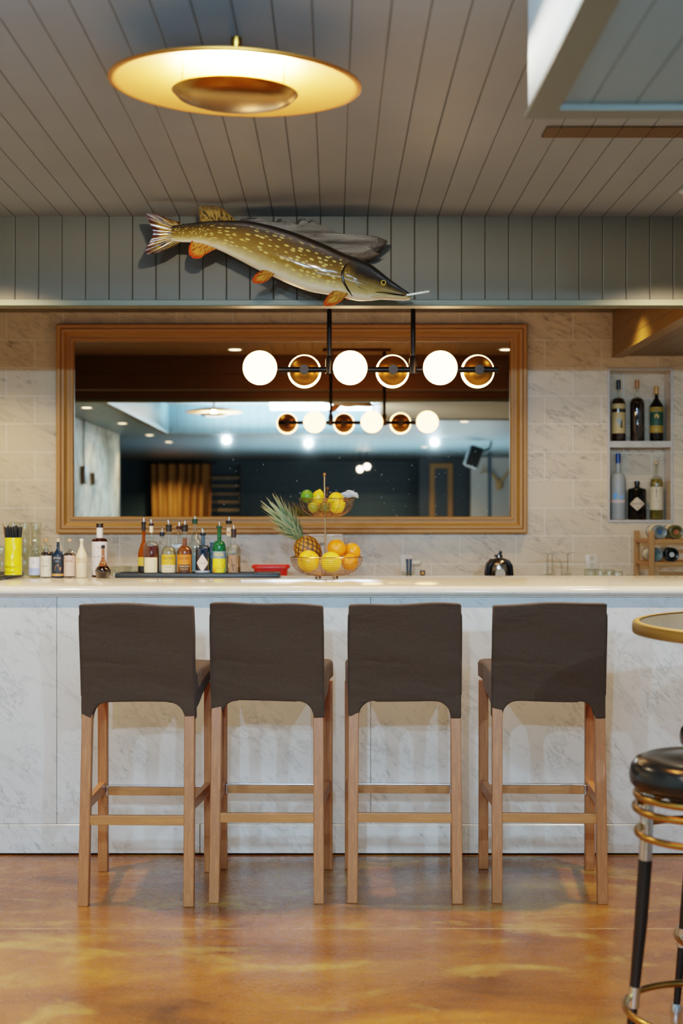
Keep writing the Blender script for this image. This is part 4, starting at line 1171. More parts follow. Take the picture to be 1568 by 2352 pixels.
for ci, px in enumerate((4, 31, 57, 83)):
    for row, Y in ((0, 7.42), (1, 7.53)):
        X = xa(px, 7.42)+(.03 if row else 0)
        n_ = 3 if row == 0 else 2
        if ci == 0: n_ = 2
        for k in range(n_):
            loc = (X, Y, ZBB+.0005+k*.1225)
            if gl0 is None: gl0 = tumbler('highball_glass', 'clear tall tumbler in the stacked glassware behind the yellow cup and small bottles', 'glass', loc, .0255, .0290, .119, GT); 
            else: dup(gl0, loc)
# low glasses behind the decanter
GL = 'low glasses behind the mat end'
low0 = None
for px, Y in ((262, 7.35), (288, 7.45), (300, 7.34)):
    loc = (xa(px, Y), Y, ZBB+.0005)
    if low0 is None: low0 = tumbler('rocks_glass', 'clear low tumbler peeping over the counter beside the dark syrup decanter', 'glass', loc, .031, .035, .135, GL)
    else: dup(low0, loc)
# tumblers under the socket
GU = 'row of tumblers below the wall socket'
low1 = None
for k, (px, Y, sc_) in enumerate(((1355, 7.32, 1.0), (1378, 7.40, .98), (1398, 7.48, .95), (1416, 7.40, .90), (1450, 7.34, .78))):
    loc = (xa(px, Y), Y, ZBB+.0005)
    if low1 is None: low1 = tumbler('rocks_glass', 'clear short tumbler in the receding row under the wall socket by the wine rack', 'glass', loc, .030, .033, .122, GU); o = low1
    else: o = dup(low1, loc)
    o.scale = (1, 1, sc_)
# upside-down wine glasses
GW = 'upturned stem glasses on the back bar'
wg = None
for px, Y, zf in ((1257, 7.38, 1270), (1268, 7.50, 1271), (1303, 7.40, 1270), (1289, 7.56, 1291)):
    X = xa(px, Y); zt = zp(zf, Y)-ZBB
    if wg is None:
        wg = thing('wine_glass', 'clear stem glass standing upside down on the back bar, foot up', 'glass', (X, Y, ZBB+.0005), 0, GW); o = wg; z_ref = zt
        bm = B(); lathe(bm, [(.034, 0), (.038, .03), (.037, .06), (.028, .085), (.012, .098), (.0045, .106), (.0035, .112)], 28); obj('bowl', bm, thin_glass('stem_glass', '#f2f4f0', .15, .04), wg, 60)
        bm = B(); lathe(bm, [(.0035, .108), (.0032, zt-.012), (.006, zt-.006)], 14); obj('stem', bm, thin_glass('stem_rod', '#e6eae2', .35, .05), wg, 60)
        bm = B(); lathe(bm, [(.006, zt-.006), (.02, zt-.003), (.037, zt-.0015), (.037, zt), (0, zt)], 28); obj('foot', bm, thin_glass('stem_foot', '#d5d8c8', .4, .05), wg, 60)
    else:
        o = dup(wg, (X, Y, ZBB+.0005)); o.scale = (1, 1, zt/z_ref)

# ================================================================== TUB, CARTON, BACK BAR BITS
YB = 7.40
t = thing('plastic_tub', 'bright red plastic tub behind the end of the black mat', 'tub', (xa(622, YB), YB, ZBB+.0005))
bm = B(); zt = zp(1297, YB)-ZBB; hw = 42/(F/YB)
def rect_ring(w, d, z, r=.02, n=5):
    o = []
    for sx, sy, a0 in ((1, 1, 0), (-1, 1, PI/2), (-1, -1, PI), (1, -1, 1.5*PI)):
        for k in range(n): a = a0+PI/2*k/(n-1); o.append((sx*(w-r)+r*math.cos(a), sy*(d-r)+r*math.sin(a), z))
    return o
def loft(bm, rs, cap0=True, cap1=False):
    vs = [[bm.verts.new(p) for p in r] for r in rs]
    for A, C in zip(vs, vs[1:]):
        for i in range(len(A)): bm.faces.new((A[i], A[(i+1) % len(A)], C[(i+1) % len(A)], C[i]))
    if cap0: bm.faces.new(vs[0][::-1])
    if cap1: bm.faces.new(vs[-1])
loft(bm, [rect_ring(hw*.80, .05, 0), rect_ring(hw*.92, .062, zt-.02), rect_ring(hw*.90, .06, zt-.02), rect_ring(hw*.78, .048, .004)], True, True)
m_red = plain('red_plastic', '#f03510', .35, 0, .05, 20)
obj('tub_body', bm, m_red, t, 40)
bm = B(); loft(bm, [rect_ring(hw*.93, .063, zt-.0195), rect_ring(hw*1.02, .072, zt-.018), rect_ring(hw*1.03, .073, zt-.008), rect_ring(hw*.98, .068, zt), rect_ring(hw*.90, .060, zt-.002), rect_ring(hw*.89, .059, zt-.018)], False); obj('rolled_rim', bm, m_red, t, 40)

YW = 7.60
X0, X1 = xa(706, YW), xa(788, YW)
t = thing('paper_carton', 'white carton with black letters, mostly hidden behind the pineapple and oranges', 'carton', ((X0+X1)/2, YW, ZBB+.0005))
hx = (X1-X0)/2; zt = zp(1232, YW)-ZBB
m_cart = plain('white_carton', '#c4bcb0', .5, 0, .05, 20)
bm = B(); rbox(bm, -hx, hx, -.05, .05, 0, zt, .004); obj('carton_body', bm, m_cart, t, 30)
bm = B(); rbox(bm, -hx*.95, hx*.95, -.046, .046, zt+.0003, zt+.012, .003); obj('glossy_lid', bm, plain('glossy_lid', '#cfcac4', .12), t, 30)
text_mesh('AN', .026, paper('#26221e'), t, 'lettering', None, xa(741, YW)-(X0+X1)/2, zp(1250, YW)-ZBB, -.0506, 1, .0004)
text_mesh('E', .022, paper('#26221e'), t, 'lettering', None, xa(745.5, YW)-(X0+X1)/2, zp(1261, YW)-ZBB, -.0506)

# sockets on the tiled wall
def socket(px, py, w, hh, label):
    p = at(px, py, GY-.002)
    t = thing('wall_socket', label, 'socket', (p.x, GY-.0005, p.z))
    s = (GY)/F
    bm = B(); rbox(bm, -w/2*s, w/2*s, -.007, 0, -hh/2*s, hh/2*s, .0025); obj('cover_plate', bm, plain('ivory_plastic', '#cfc0ac', .4), t, 30)
    for dz in ((-.019, .019) if hh < 40 else (.02,)):
        if hh < 40 and dz < 0: pass
        bm = B(); lathe(bm, [(0, 0), (.0165, 0), (.0165, .002), (0, .002)], 20, M=Matrix.Translation((0, -.007, dz)) @ Matrix.Rotation(PI/2, 4, 'X')); fc = obj('outlet_face', bm, plain('ivory_face', '#c6b7a2', .4), t, 30)
        for dx, a_, b_ in ((-.006, .0012, .0045), (.006, .0012, .0045), (0, .0022, .0022)):
            bm = B(); z0 = dz+(.003 if a_ != b_ else -.008); box(bm, dx-a_, dx+a_, -.0096, -.0088, z0-b_, z0+b_); obj('slot', bm, m_foil, fc, False)
    return t
socket(1358, 1290, 29, 33, 'ivory wall socket above the row of tumblers')
socket(934, 1296, 30, 46, 'ivory wall socket behind the black tongs')
p = at(953, 1292, 7.82)
t = thing('socket_adapter', 'white rounded plug-in adapter pushed into the socket behind the black tongs', 'adapter', (p.x, 7.842, p.z))
bm = B(); rbox(bm, -.030, .032, -.045, -.010, -.015, .015, .013, 4); obj('adapter_body', bm, plain('white_plastic', '#d4c8b8', .35), t, 40)
bm = B(); box(bm, -.028, -.018, -.010, -.0105+.002, -.004, .004); obj('plug_face', bm, plain('white_plastic', '#d4c8b8', .35), t, False)
# tongs in a glass
Yt = 7.40
tg = tumbler('utensil_glass', 'clear glass holding a black pair of tongs below the wall socket', 'glass', (xa(936, Yt), Yt, ZBB+.0005), .030, .034, zp(1314, Yt)-ZBB, None)
for k in kids(tg): pass
t = thing('bar_tongs', 'black plastic-handled tongs standing in the clear glass', 'tongs', (xa(938, Yt), Yt, ZBB+.0145))
zt = zp(1281, Yt)-ZBB-.0145
for dx, tp in ((-.006, .0), (.006, .006)):
    bm = B(); hexa(bm, [(dx-.004, -.006, 0), (dx+.004, -.006, 0), (dx+.004, .006, 0), (dx-.004, .006, 0)], [(dx+tp-.0075, -.009, zt-abs(dx)), (dx+tp+.0065, -.009, zt-abs(dx)), (dx+tp+.0065, .009, zt-abs(dx)), (dx+tp-.0075, .009, zt-abs(dx))]); obj('handle', bm, m_foil, t, False)
# small jigger
t = thing('bar_jigger', 'small steel jigger with a dark coin-like mouth beside the tongs', 'jigger', (xa(970, 7.36), 7.36, ZBB+.0005))
zt = zp(1310, 7.36)-ZBB
bm = B(); lathe(bm, [(.02, 0), (.016, zt*.35), (.006, zt*.52), (.012, zt*.7), (.014, zt-.01), (.013, zt)], 24); obj('cup_body', bm, m_steel, t, 50)
bm = B(); lathe(bm, [(0, 0), (.009, 0), (.009, .003), (0, .003)], 20, M=Matrix.Translation((0, -.0135, zt-.014)) @ Matrix.Rotation(PI/2, 4, 'X')); obj('copper_disc', bm, plain('copper', '#a0602c', .3, .8), t)
bm = B(); tube(bm, [(.012*math.cos(a), -.0135, zt-.014+.012*math.sin(a)) for a in [2*PI*k/20 for k in range(20)]], .0022, 6, True); obj('ring', bm, m_foil, t)

# chrome domed juicer / jug with black straps
Yj = 7.38
sj = Yj/F
jx = xa(1145.5, Yj); zj = ZBB+.0005
J = lambda py: zp(py, Yj)-zj
t = thing('steel_jug', 'domed chrome jug with black handle straps and a top latch on the back bar', 'jug', (jx, Yj, zj))
rj = 28*sj
bm = B(); lathe(bm, [(0, 0), (rj*.95, 0), (rj, .006), (rj, J(1308)), (rj*.97, J(1296)), (rj*.86, J(1288)), (rj*.62, J(1284)), (rj*.3, J(1282)), (0, J(1281))], 44); obj('dome_body', bm, plain('jug_steel', '#8d857a', .2, 1.0, .05, 10), t, 60)
for s in (-1, 1):
    bm = B(); pts = [(s*rj*.25, -rj*.55, J(1283)), (s*rj*.62, -rj*.72, J(1289)), (s*rj*.86, -rj*.66, J(1300)), (s*rj*.93, -rj*.55, J(1316)), (s*rj*.95, -rj*.5, J(1340))]
    tube(bm, pts, [.005, .011, .013, .013, .012], 10); obj('handle_strap', bm, m_foil, t)
bm = B(); tube(bm, [(-rj*1.02, 0, J(1340)), (-rj*1.1, 0, J(1315)), (-rj*.98, 0, J(1296)), (-rj*.6, 0, J(1284))], .007, 10); obj('side_handle', bm, m_foil, t)
bm = B(); lathe(bm, [(0, J(1281)), (.020, J(1281)), (.018, J(1274)), (.010, J(1273)), (0, J(1273))], 20); obj('top_collar', bm, plain('collar_steel', '#6a645c', .25, 1.0), t, 40)
bm = B(); tube(bm, [(-.025, -.01, J(1275)), (-.012, -.01, J(1277)), (.004, -.01, J(1272)), (.010, -.01, J(1266))], [.005, .006, .008, .009], 10); obj('latch_lever', bm, m_foil, t)
bm = B()
w_ = 11*sj
pts = [(-w_, J(1345)), (w_, J(1345)), (w_, J(1316))]+[(w_*math.cos(a), J(1316)+w_*1.0*math.sin(a)) for a in [PI*k/10 for k in range(1, 10)]]+[(-w_, J(1316))]
plate(bm, [(x, -rj-.004, z) for x, z in pts], .006, (0, 1, 0)); obj('cream_front_panel', bm, plain('cream_panel', '#b9a98c', .4), t, False)

# ================================================================== WINE RACK
Yw = 7.36
sw = Yw/F
wx0 = xa(1496, Yw)
rk = thing('wine_rack', 'small pale wooden wine rack against the tiled wall at the counter end', 'wine rack', (wx0, Yw, ZBB+.0005))
m_rack = wood('rack_pine', '#b5803f', '#9a6a30', .5, 2, 20, 12)
m_rackh = wood('rack_pine_rail', '#b5803f', '#9a6a30', .5, 0, 20, 12)
zt = zp(1220, Yw)-ZBB; pw = .0135
for y in (0, .36):
    for x in (0, .36):
        bm = B(); rbox(bm, x-pw, x+pw, y-.011, y+.011, 0, zt, .002); obj('post', bm, m_rack, rk, False)
for py in (1244, 1296):
    z = zp(py, Yw)-ZBB
    for y in (0, .36):
        bm = B(); rbox(bm, pw+.0005, .36-pw-.0005, y-.009, y+.009, z-.011, z+.011, .002); obj('cross_rail', bm, m_rackh, rk, False)
    for x in (0, .36):
        bm = B(); rbox(bm, x-.008, x+.008, .0115, .3485, z-.010, z+.010, .002); obj('side_slat', bm, m_rack, rk, False)
def wine(loc, label, gm, coin, back):
    t = thing('wine_bottle', label, 'wine bottle', loc, 0, 'wine bottles lying in the rack')
    M = Matrix.Rotation(-PI/2, 4, 'X')          # lathe axis +z -> +y (neck away from the viewer)
    r = .037
    bm = B(); lathe(bm, [(0, .012), (.012, .010), (.024, .003), (.030, 0), (.035, .001), (r, .006), (r, .19), (.032, .215), (.018, .235), (.0145, .25), (.0140, .30), (0, .30)], 36, M=M)
    obj('glass_body', bm, gm, t, 50)
    bm = B(); lathe(bm, [(0, .0085), (.013, .0075), (.013, .009), (0, .0105)], 20, (0, 0, 0), M); obj('punt_highlight', bm, coin, t)
    bm = B(); lathe(bm, [(r+.0005, .06), (r+.0005, .15)], 36, M=M); obj('label', bm, paper('#c9bfa8'), t)
    return t
gw1 = plain('wine_glass_grey', '#8d948c', .1, 0, .08, 20, Transmission_Weight=.5)
gw2 = plain('wine_glass_olive', '#6d6230', .1, 0, .08, 20, Transmission_Weight=.4)
gw3 = plain('wine_glass_black', '#0e120f', .1, 0, .08, 20)
zr1, zr2 = zp(1244, Yw)+.0115, zp(1296, Yw)+.0115
wine((xa(1521, 7.34), 7.385, zr1+.0375), 'pale glass wine bottle with blue base lying on the upper shelf of the wine rack', gw1, plain('punt_blue', '#2e4a70', .3), 0)
wine((xa(1521, 7.34)+.083, 7.385, zr1+.0375), 'olive glass wine bottle with orange glint lying on the upper shelf of the wine rack', gw2, plain('punt_orange', '#a04a18', .3), 0)
wine((xa(1511, 7.34), 7.385, zr2+.0375), 'green-grey wine bottle lying on the middle shelf of the rack next to its post', gw1, plain('punt_green', '#3a5a44', .3), 0)
wine((xa(1511, 7.34)+.083, 7.385, zr2+.0375), 'black wine bottle with pale base lying on the middle shelf of the rack', gw3, plain('punt_pale', '#b9b4a4', .3), 0)
wine((xa(1514, 7.34)+.012, 7.385, ZBB+.038), 'straw-coloured wine bottle lying on the bottom of the rack', gw2, plain('punt_green', '#3a5a44', .3), 0)
wine((xa(1514, 7.34)+.095, 7.385, ZBB+.038), 'black wine bottle lying on the bottom of the rack behind the counter edge', gw3, plain('punt_dark', '#1e1c18', .3), 0)

# ================================================================== WIRE FRUIT STAND
YK = 6.28
kx = xa(750, YK)
zk = ZT
K = lambda py: zp(py, YK)-zk
PK = F/YK
m_wire = plain('copper_wire', '#a8825a', .28, 1.0, .1, 30)
fs = thing('fruit_stand', 'two-tier copper wire fruit stand on the marble counter', 'fruit stand', (kx, YK, zk))
def basket(name, zb, zr, rb, rr, nr, nv):
    prof = lambda q: (rb+(rr-rb)*math.sin(q*PI/2)**.85, zb+(zr-zb)*(1-math.cos(q*PI/2))**.95)
    bm = B()
    for i in range(nr):
        r, z = prof((i/(nr-1))**.8)
        tube(bm, ring_pts(r, z, 48), .0011, 6, True)
    for i in range(3): tube(bm, ring_pts(rb*(i+1)/4, zb, 36), .0011, 6, True)
    b = obj('wire_rings', bm, m_wire, fs); b.name = name
    bm = B()
    for k in range(nv):
        a = 2*PI*k/nv+.1
        tube(bm, [(.006*math.cos(a), .006*math.sin(a), zb-.001)]+[(prof(q/8)[0]*math.cos(a+.10*q/8), prof(q/8)[0]*math.sin(a+.10*q/8), prof(q/8)[1]-.001) for q in range(9)], .0014, 6)
    obj('wire_ribs_lattice', bm, m_wire, b)
    bm = B(); tube(bm, ring_pts(rr, zr, 56), .0026, 8, True); obj('rim', bm, m_wire, b)
    return prof
RL, RU = 84/PK, 62.5/PK
zlb, zlr = .0165, K(1279)
zub, zur = K(1185), K(1146)
pl_ = basket('lower_basket', zlb, zlr, .05, RL, 13, 10)
pu_ = basket('upper_basket', zub, zur, .04, RU, 11, 10)
bm = B(); tube(bm, [(-.004, 0, zlb), (-.010, 0, K(1093))], .0036, 12); obj('pole', bm, m_wire, fs)
bm = B(); ball(bm, .0082, (-.0102, 0, K(1090))); obj('finial', bm, m_wire, fs)
for k in range(4):
    a = PI/4*0.75+PI/2*k
    bm = B(); ball(bm, .0065, (.055*math.cos(a), .055*math.sin(a), .0066)); tube(bm, [(.055*math.cos(a), .055*math.sin(a), .010), (.05*math.cos(a), .05*math.sin(a), .0165)], .002, 6); obj('ball_foot', bm, m_wire, fs)

def citrus(name, c1, c2, bump=.5, rough=.35):
    a = N(name); g = a.coord(); n = a.noise(g, 8, 3); n2 = a.noise(g, 260, 2)
    a.bsdf(a.mix(n, c1, c2), rough, 0, a.bump(n2, bump, .0015), Subsurface_Weight=.0); return a.m
m_or = citrus('orange_peel', '#e07a0a', '#f0930f'); m_gf = citrus('grapefruit_peel', '#e8a412', '#f2bb1e'); m_gf2 = citrus('pale_grapefruit_peel', '#dcae1c', '#ecc636')
m_le = citrus('lemon_peel', '#e6c20e', '#f2d21c'); m_li = citrus('lime_peel', '#3f7a0c', '#6a9a1c'); m_li2 = citrus('yellow_lime_peel', '#7d8f1c', '#a3a12a')
m_stemend = plain('fruit_button', '#5a6a22', .6)
def fruit(name, label, cat, loc, r, m, group, kind='round', tilt=(0, 0, 0)):
    t = thing(name, label, cat, loc, 0, group); t.rotation_euler = tilt
    if kind == 'lemon': prof = [(0, -r*1.32), (r*.12, -r*1.30), (r*.2, -r*1.18), (r*.5, -r*.98), (r*.82, -r*.62), (r*.98, -r*.25), (r, 0), (r*.98, r*.25), (r*.82, r*.62), (r*.5, r*.98), (r*.24, r*1.15), (r*.13, r*1.28), (0, r*1.34)]
    else: prof = [(r*math.sin(PI*k/20)*(1 if k else 0), -r*.97*math.cos(PI*k/20)+(.03*r*math.exp(-((k-20)/2.0)**2)*-1)) for k in range(20)]+[(0, r*.94)]
    bm = B(); lathe(bm, prof, 32); obj('peel', bm, m, t, 60)
    top = prof[-1][1]
    bm = B(); lathe(bm, [(0, top-.0005), (.0028, top-.0003), (.0022, top+.0012), (0, top+.0014)], 10); obj('stem_button', bm, m_stemend, t)
    return t
def fl(px, py, dy): return at(px, py, YK+dy)
GF = 'fruit in the lower basket'; GUQ = 'fruit in the upper basket'
fruit('grapefruit', 'golden grapefruit at the front of the lower basket, below the pineapple', 'grapefruit', fl(708.5, 1289, -.062), 25.0/PK, m_gf, GF, tilt=(.9, .4, 0))
fruit('grapefruit', 'pale yellow grapefruit at the front centre of the lower basket', 'grapefruit', fl(760, 1291, -.068), 24.2/PK, m_gf2, GF, tilt=(-.7, .5, 0))
fruit('orange', 'orange low at the front of the lower basket beside the pale grapefruit', 'orange', fl(803, 1291, -.022), 19.5/PK, m_or, GF, tilt=(1.1, -.3, 0))
fruit('orange', 'orange resting on top of the lower basket next to the pole', 'orange', fl(772.5, 1260, .0), 21.8/PK, m_or, GF, tilt=(.4, .5, 0))
fruit('orange', 'orange at the outer rim of the lower basket, highest of the outer pair', 'orange', fl(808, 1267, .055), 20.5/PK, m_or, GF, tilt=(-.4, .9, 0))
fruit('lime', 'bright green lime on top of the upper basket', 'lime', fl(705, 1140, -.012), 15.0/PK, m_li, GUQ, 'round', (0, 1.3, .4))
fruit('lime', 'yellow-green lime low in the upper basket under the bright green one', 'lime', fl(719, 1165, -.036), 12.5/PK, m_li2, GUQ, 'round', (0, 1.2, -.5))
fruit('lime', 'dark olive lime at the front middle of the upper basket', 'lime', fl(746, 1167, -.054), 12.0/PK, plain('olive_lime_peel', '#5a6420', .4, 0, .12, 20, .2), GUQ, 'round', (0, 1.45, .2))
fruit('lemon', 'yellow lemon standing on end behind the lime in the upper basket', 'lemon', fl(731, 1142, .040), 15.0/PK, m_le, GUQ, 'lemon', (.3, .2, 0))
fruit('lemon', 'large lemon on top of the upper basket beside the pole', 'lemon', fl(771, 1147, .030), 16.5/PK, m_le, GUQ, 'lemon', (0, 1.35, .5))
fruit('lemon', 'lemon with dark tip low in the upper basket under the large lemon', 'lemon', fl(776, 1164, -.044), 14.5/PK, m_le, GUQ, 'lemon', (.4, 1.0, .3))
# crumpled white cloth hanging out of the upper basket
bm = B(); c0 = fl(805, 1135, .075)
q = bmesh.ops.create_uvsphere(bm, u_segments=40, v_segments=24, radius=1)
for v in q['verts']:
    d = v.co.copy(); n_ = 1+.16*math.sin(5*d.x+3*d.z)+.12*math.sin(9*d.y+4*d.x)+.08*math.sin(14*d.z+6*d.y)
    v.co = Vector((d.x*.036*n_, d.y*.020*n_, d.z*.0145*n_ - .016*max(0, d.x-.45)))
o = obj('cloth_napkin', bm, plain('white_cloth', '#b9c6cc', .8, 0, .06, 40, .2), None, 80); o.location = c0
tag(o, 'crumpled white cloth tucked at the edge of the upper basket', 'cloth')
# pineapple
pA, pB = fl(716, 1279, .062), fl(690, 1237, .062)
ax = (pB-pA).normalized()
zq = Vector((0, 0, 1)).rotation_difference(ax).to_matrix().to_4x4()
pc = pA.lerp(pB, .36)
pn = thing('pineapple', 'whole pineapple with spiky grey-green crown leaning out of the lower basket', 'pineapple', pc)
bm = B(); SP, NP = 96, 72
Lh, Rp = .064, .056
cl = bm.loops.layers.color.new('Col')
rows = []; cv = {}
for k in range(NP+1):
    th = PI*k/NP; row = []
    for s in range(SP):
        a = 2*PI*s/SP
        z = -math.cos(th); rr = abs(math.sin(th))**.75
        zz = k/NP*9.0
        u1 = (a/(2*PI)*13+zz*.62) % 1; u2 = (a/(2*PI)*13-zz*.62) % 1
        e = min(u1, 1-u1, u2, 1-u2)
        hgt = min(1, e*4.2)
        ctr = math.exp(-((u1-.5)**2+(u2-.5)**2)/.02)
        r = Rp*rr*(1+.055*hgt*rr+.03*ctr*rr)
        v = bm.verts.new(zq @ Vector((r*math.cos(a), r*math.sin(a), Lh*z*1.05))); row.append(v)
        base = Vector((.085, .085, .014)).lerp(Vector((.78, .47, .05)), max(0, min(1, hgt*1.15-.15)))
        base = base.lerp(Vector((.30, .24, .05)), ctr*.7)
        cv[v] = base
    rows.append(row)
for A, C in zip(rows, rows[1:]):
    for s in range(SP):
        f = bm.faces.new((A[s], A[(s+1) % SP], C[(s+1) % SP], C[s]))
        for lp in f.loops: lp[cl] = (*cv[lp.vert], 1)
bmesh.ops.remove_doubles(bm, verts=bm.verts, dist=1e-5)
a = N('pineapple_skin'); at_ = a.n('ShaderNodeVertexColor'); at_.layer_name = 'Col'
a.bsdf(at_.outputs[0], .5, 0, a.bump(a.noise(a.coord(), 150, 2), .3, .002))
obj('fruit_body', bm, a.m, pn, 80)
a = N('pineapple_leaf'); g = a.coord(); nn = a.noise(g, 30, 3); oi = a.n('ShaderNodeTexCoord')
spz = a.n('ShaderNodeSeparateXYZ'); a.l(oi.outputs['UV'], spz.inputs[0])
col = a.ramp(spz.outputs[1], [(0.0, '#98a468'), (.35, '#7f9068'), (.75, '#a0ac86'), (1.0, '#c9b98a')])
col = a.mix(a.math('MULTIPLY', nn, .4), col, '#5a6c4c')
a.bsdf(col, .5, 0)
m_leaf = a.m
bm = B(); uvl = bm.loops.layers.uv.new('UVMap')
rl = random.Random(5)
base0 = ax*(Lh*.98)
pu_dir = (ax+Vector((-.22, -.05, .05))).normalized()
side1 = pu_dir.cross(Vector((0, 1, 0))).normalized(); side2 = pu_dir.cross(side1).normalized()
def leaf(org, d0, bend, L, w):
    n = 8; prev = None
    wv = d0.cross(bend); wv = wv.normalized() if wv.length > 1e-4 else side1
    for k in range(n+1):
        q = k/n
        p = org+d0*(L*q)+bend*(L*.55*q*q)
        ww = w*(1-q)**.75*(.8+.4*math.sin(PI*min(1, q*1.4)))
        up_ = bend.normalized()*(-w*.35)*(1-q)
        row = (bm.verts.new(p-wv*ww-up_), bm.verts.new(p), bm.verts.new(p+wv*ww-up_))
        if prev:
            for j in (0, 1):
                f = bm.faces.new((prev[j], prev[j+1], row[j+1], row[j]))
                for lp, (uu, vv) in zip(f.loops, ((j/2, (k-1)/n), ((j+1)/2, (k-1)/n), ((j+1)/2, q), (j/2, q))): lp[uvl].uv = (uu, vv)
        prev = row
for lvl in range(11):
    nlf = 12 if lvl < 7 else 8
    for k in range(nlf):
        an = 2*PI*k/nlf+lvl*.7+rl.uniform(-.15, .15)
        rad_ = side1*math.cos(an)+side2*math.sin(an)
        spread = 1.15-.095*lvl+rl.uniform(-.08, .08)
        d0 = (pu_dir+rad_*max(.05, spread*.62)).normalized()
        L = .052+.0118*lvl+rl.uniform(-.008, .012)
        leaf(base0+pu_dir*(.0068*lvl)+rad_*.010, d0, rad_*(.42 if lvl < 5 else .22), L, .0105)
obj('leaf_crown', bm, m_leaf, pn, 60)

# ================================================================== THE ROOM SEEN IN THE MIRROR
GY2 = 7.83*2
def mpt(px, py, Y): d = GY2-Y; return Vector(((px-CX)/F*d, Y, CH-(py-CY)/F*d))
# curtain
t = thing('curtain', 'long tan curtain hanging in folds by the far navy wall, seen in the mirror', 'curtain', (-2.25, -5.75, 0))
bm = B(); n = 90; lo, hi = [], []
for i in range(n+1):
    u = i/n; x = -.50+.92*u
    y = .07*math.sin(u*44+1.2*math.sin(u*9))+.03*math.sin(u*17)
    lo.append(bm.verts.new((x*.9, y*1.2, .02))); hi.append(bm.verts.new((x, y*.7, 2.14)))
for i in range(n): bm.faces.new((lo[i], lo[i+1], hi[i+1], hi[i]))
obj('fabric_panel', bm, plain('tan_curtain', '#a8803f', .75, 0, .2, 4), t, 60)
bm = B(); tube(bm, [(-.55, 0, 2.155), (.50, 0, 2.155)], .014, 10); obj('curtain_rod', bm, m_black, t)
# slatted rack
p = mpt(514, 1100, -5.85)
t = thing('slatted_screen', 'dark screen with pale horizontal slats beside the tan curtain, seen in the mirror', 'screen', (p.x, -5.9, 0))
for dx in (-.25, .25):
    bm = B(); rbox(bm, dx-.02, dx+.02, -.03, .03, .0, 2.1, .003); obj('upright', bm, m_navyp, t, False)
for k in range(14):
    z = .35+.122*k
    bm = B(); rbox(bm, -.228, .228, -.02, .02, z-.018, z+.018, .003); obj('slat', bm, plain('pale_slat', '#97876a', .5), t, False)
# wall speaker
p = mpt(1088, 1018, -.4)
sp_ = thing('wall_speaker', 'small black and silver loudspeaker on an angled bracket, seen in the mirror', 'speaker', (p.x, -.4, 2.02))
Mx = Matrix.Rotation(math.radians(18), 4, 'Y')
bm = B(); rbox(bm, -.07, .07, -.09, .09, -.12, .12, .012, M=Mx); obj('cabinet', bm, plain('speaker_black', '#1c1f22', .5), sp_, 30)
bm = B(); rbox(bm, -.084, -.072, -.08, .088, -.11, .11, .004, M=Mx); obj('grille_panel', bm, plain('speaker_grille', '#9aa6ae', .5, .3), sp_, 30)
bm = B(); tube(bm, [(.06, 0, .05), (.18, 0, .10), (.20, 0, .178)], .012, 8); obj('bracket', bm, m_black, sp_)
# antler mount
p = mpt(1105, 1105, -4.76)
t = thing('antler_mount', 'pale deer antlers fixed to the far white wall, seen in the mirror', 'antlers', (p.x+.25, -4.779, p.z))
m_bone = plain('antler_bone', '#b89a68', .5, 0, .12, 30)
bm = B(); ball(bm, .05, (0, .05, -.05), 1.6, 20, 14); obj('skull', bm, m_bone, t)
for s in (-1, 1):
    bm = B(); tube(bm, [(s*.03, .06, .0), (s*.10, .09, .10), (s*.22, .13, .14), (s*.30, .20, .10)], [.02, .017, .013, .006], 10)
    tube(bm, [(s*.12, .10, .11), (s*.13, .14, .20)], [.012, .004], 8); tube(bm, [(s*.22, .13, .14), (s*.24, .16, .23)], [.011, .004], 8)
    obj('antler', bm, m_bone, t)
# cluster of bare bulbs
p = mpt(835, 1045, -3.3)
t = thing('bulb_cluster', 'pair of bright bare bulbs hanging from the lowered ceiling, seen in the mirror', 'lamp', (p.x, -3.3, 0))
m_bb = emit('bare_bulb', (1, .9, .75), 14)
for dx, zz in ((-.05, 2.02), (.045, 2.055)):
    bm = B(); ball(bm, .04, (dx, 0, zz-.04)); b_ = obj('bulb', bm, m_bb, t)
    bm = B(); lathe(bm, [(.015, zz-.01), (.015, zz+.03), (.004, zz+.035), (.004, ZS+.0115)], 12, (dx, 0, 0)); obj('socket_cord', bm, m_black, b_)
# switch boxes on the plaster wall
for y, z, hh, lb in ((2.9, 1.72, .08, 'grey electrical box with conduit on the rough white wall, seen in the mirror'), (2.4, 1.70, .055, 'pale switch plate beside the grey electrical box, seen in the mirror')):
    t = thing('switch_box', lb, 'switch box', (-2.2495, y, z))
    bm = B(); rbox(bm, 0, .04, -hh, hh, -hh, hh, .004); obj('box_cover', bm, plain('grey_box', '#7d776a', .5), t, 30)
    if hh > .06:
        bm = B(); tube(bm, [(.015, 0, hh), (.015, .02, hh+.12), (.015, -.02, ZC-z-.02)], .008, 8); obj('conduit', bm, plain('grey_conduit', '#6d685e', .5), t)
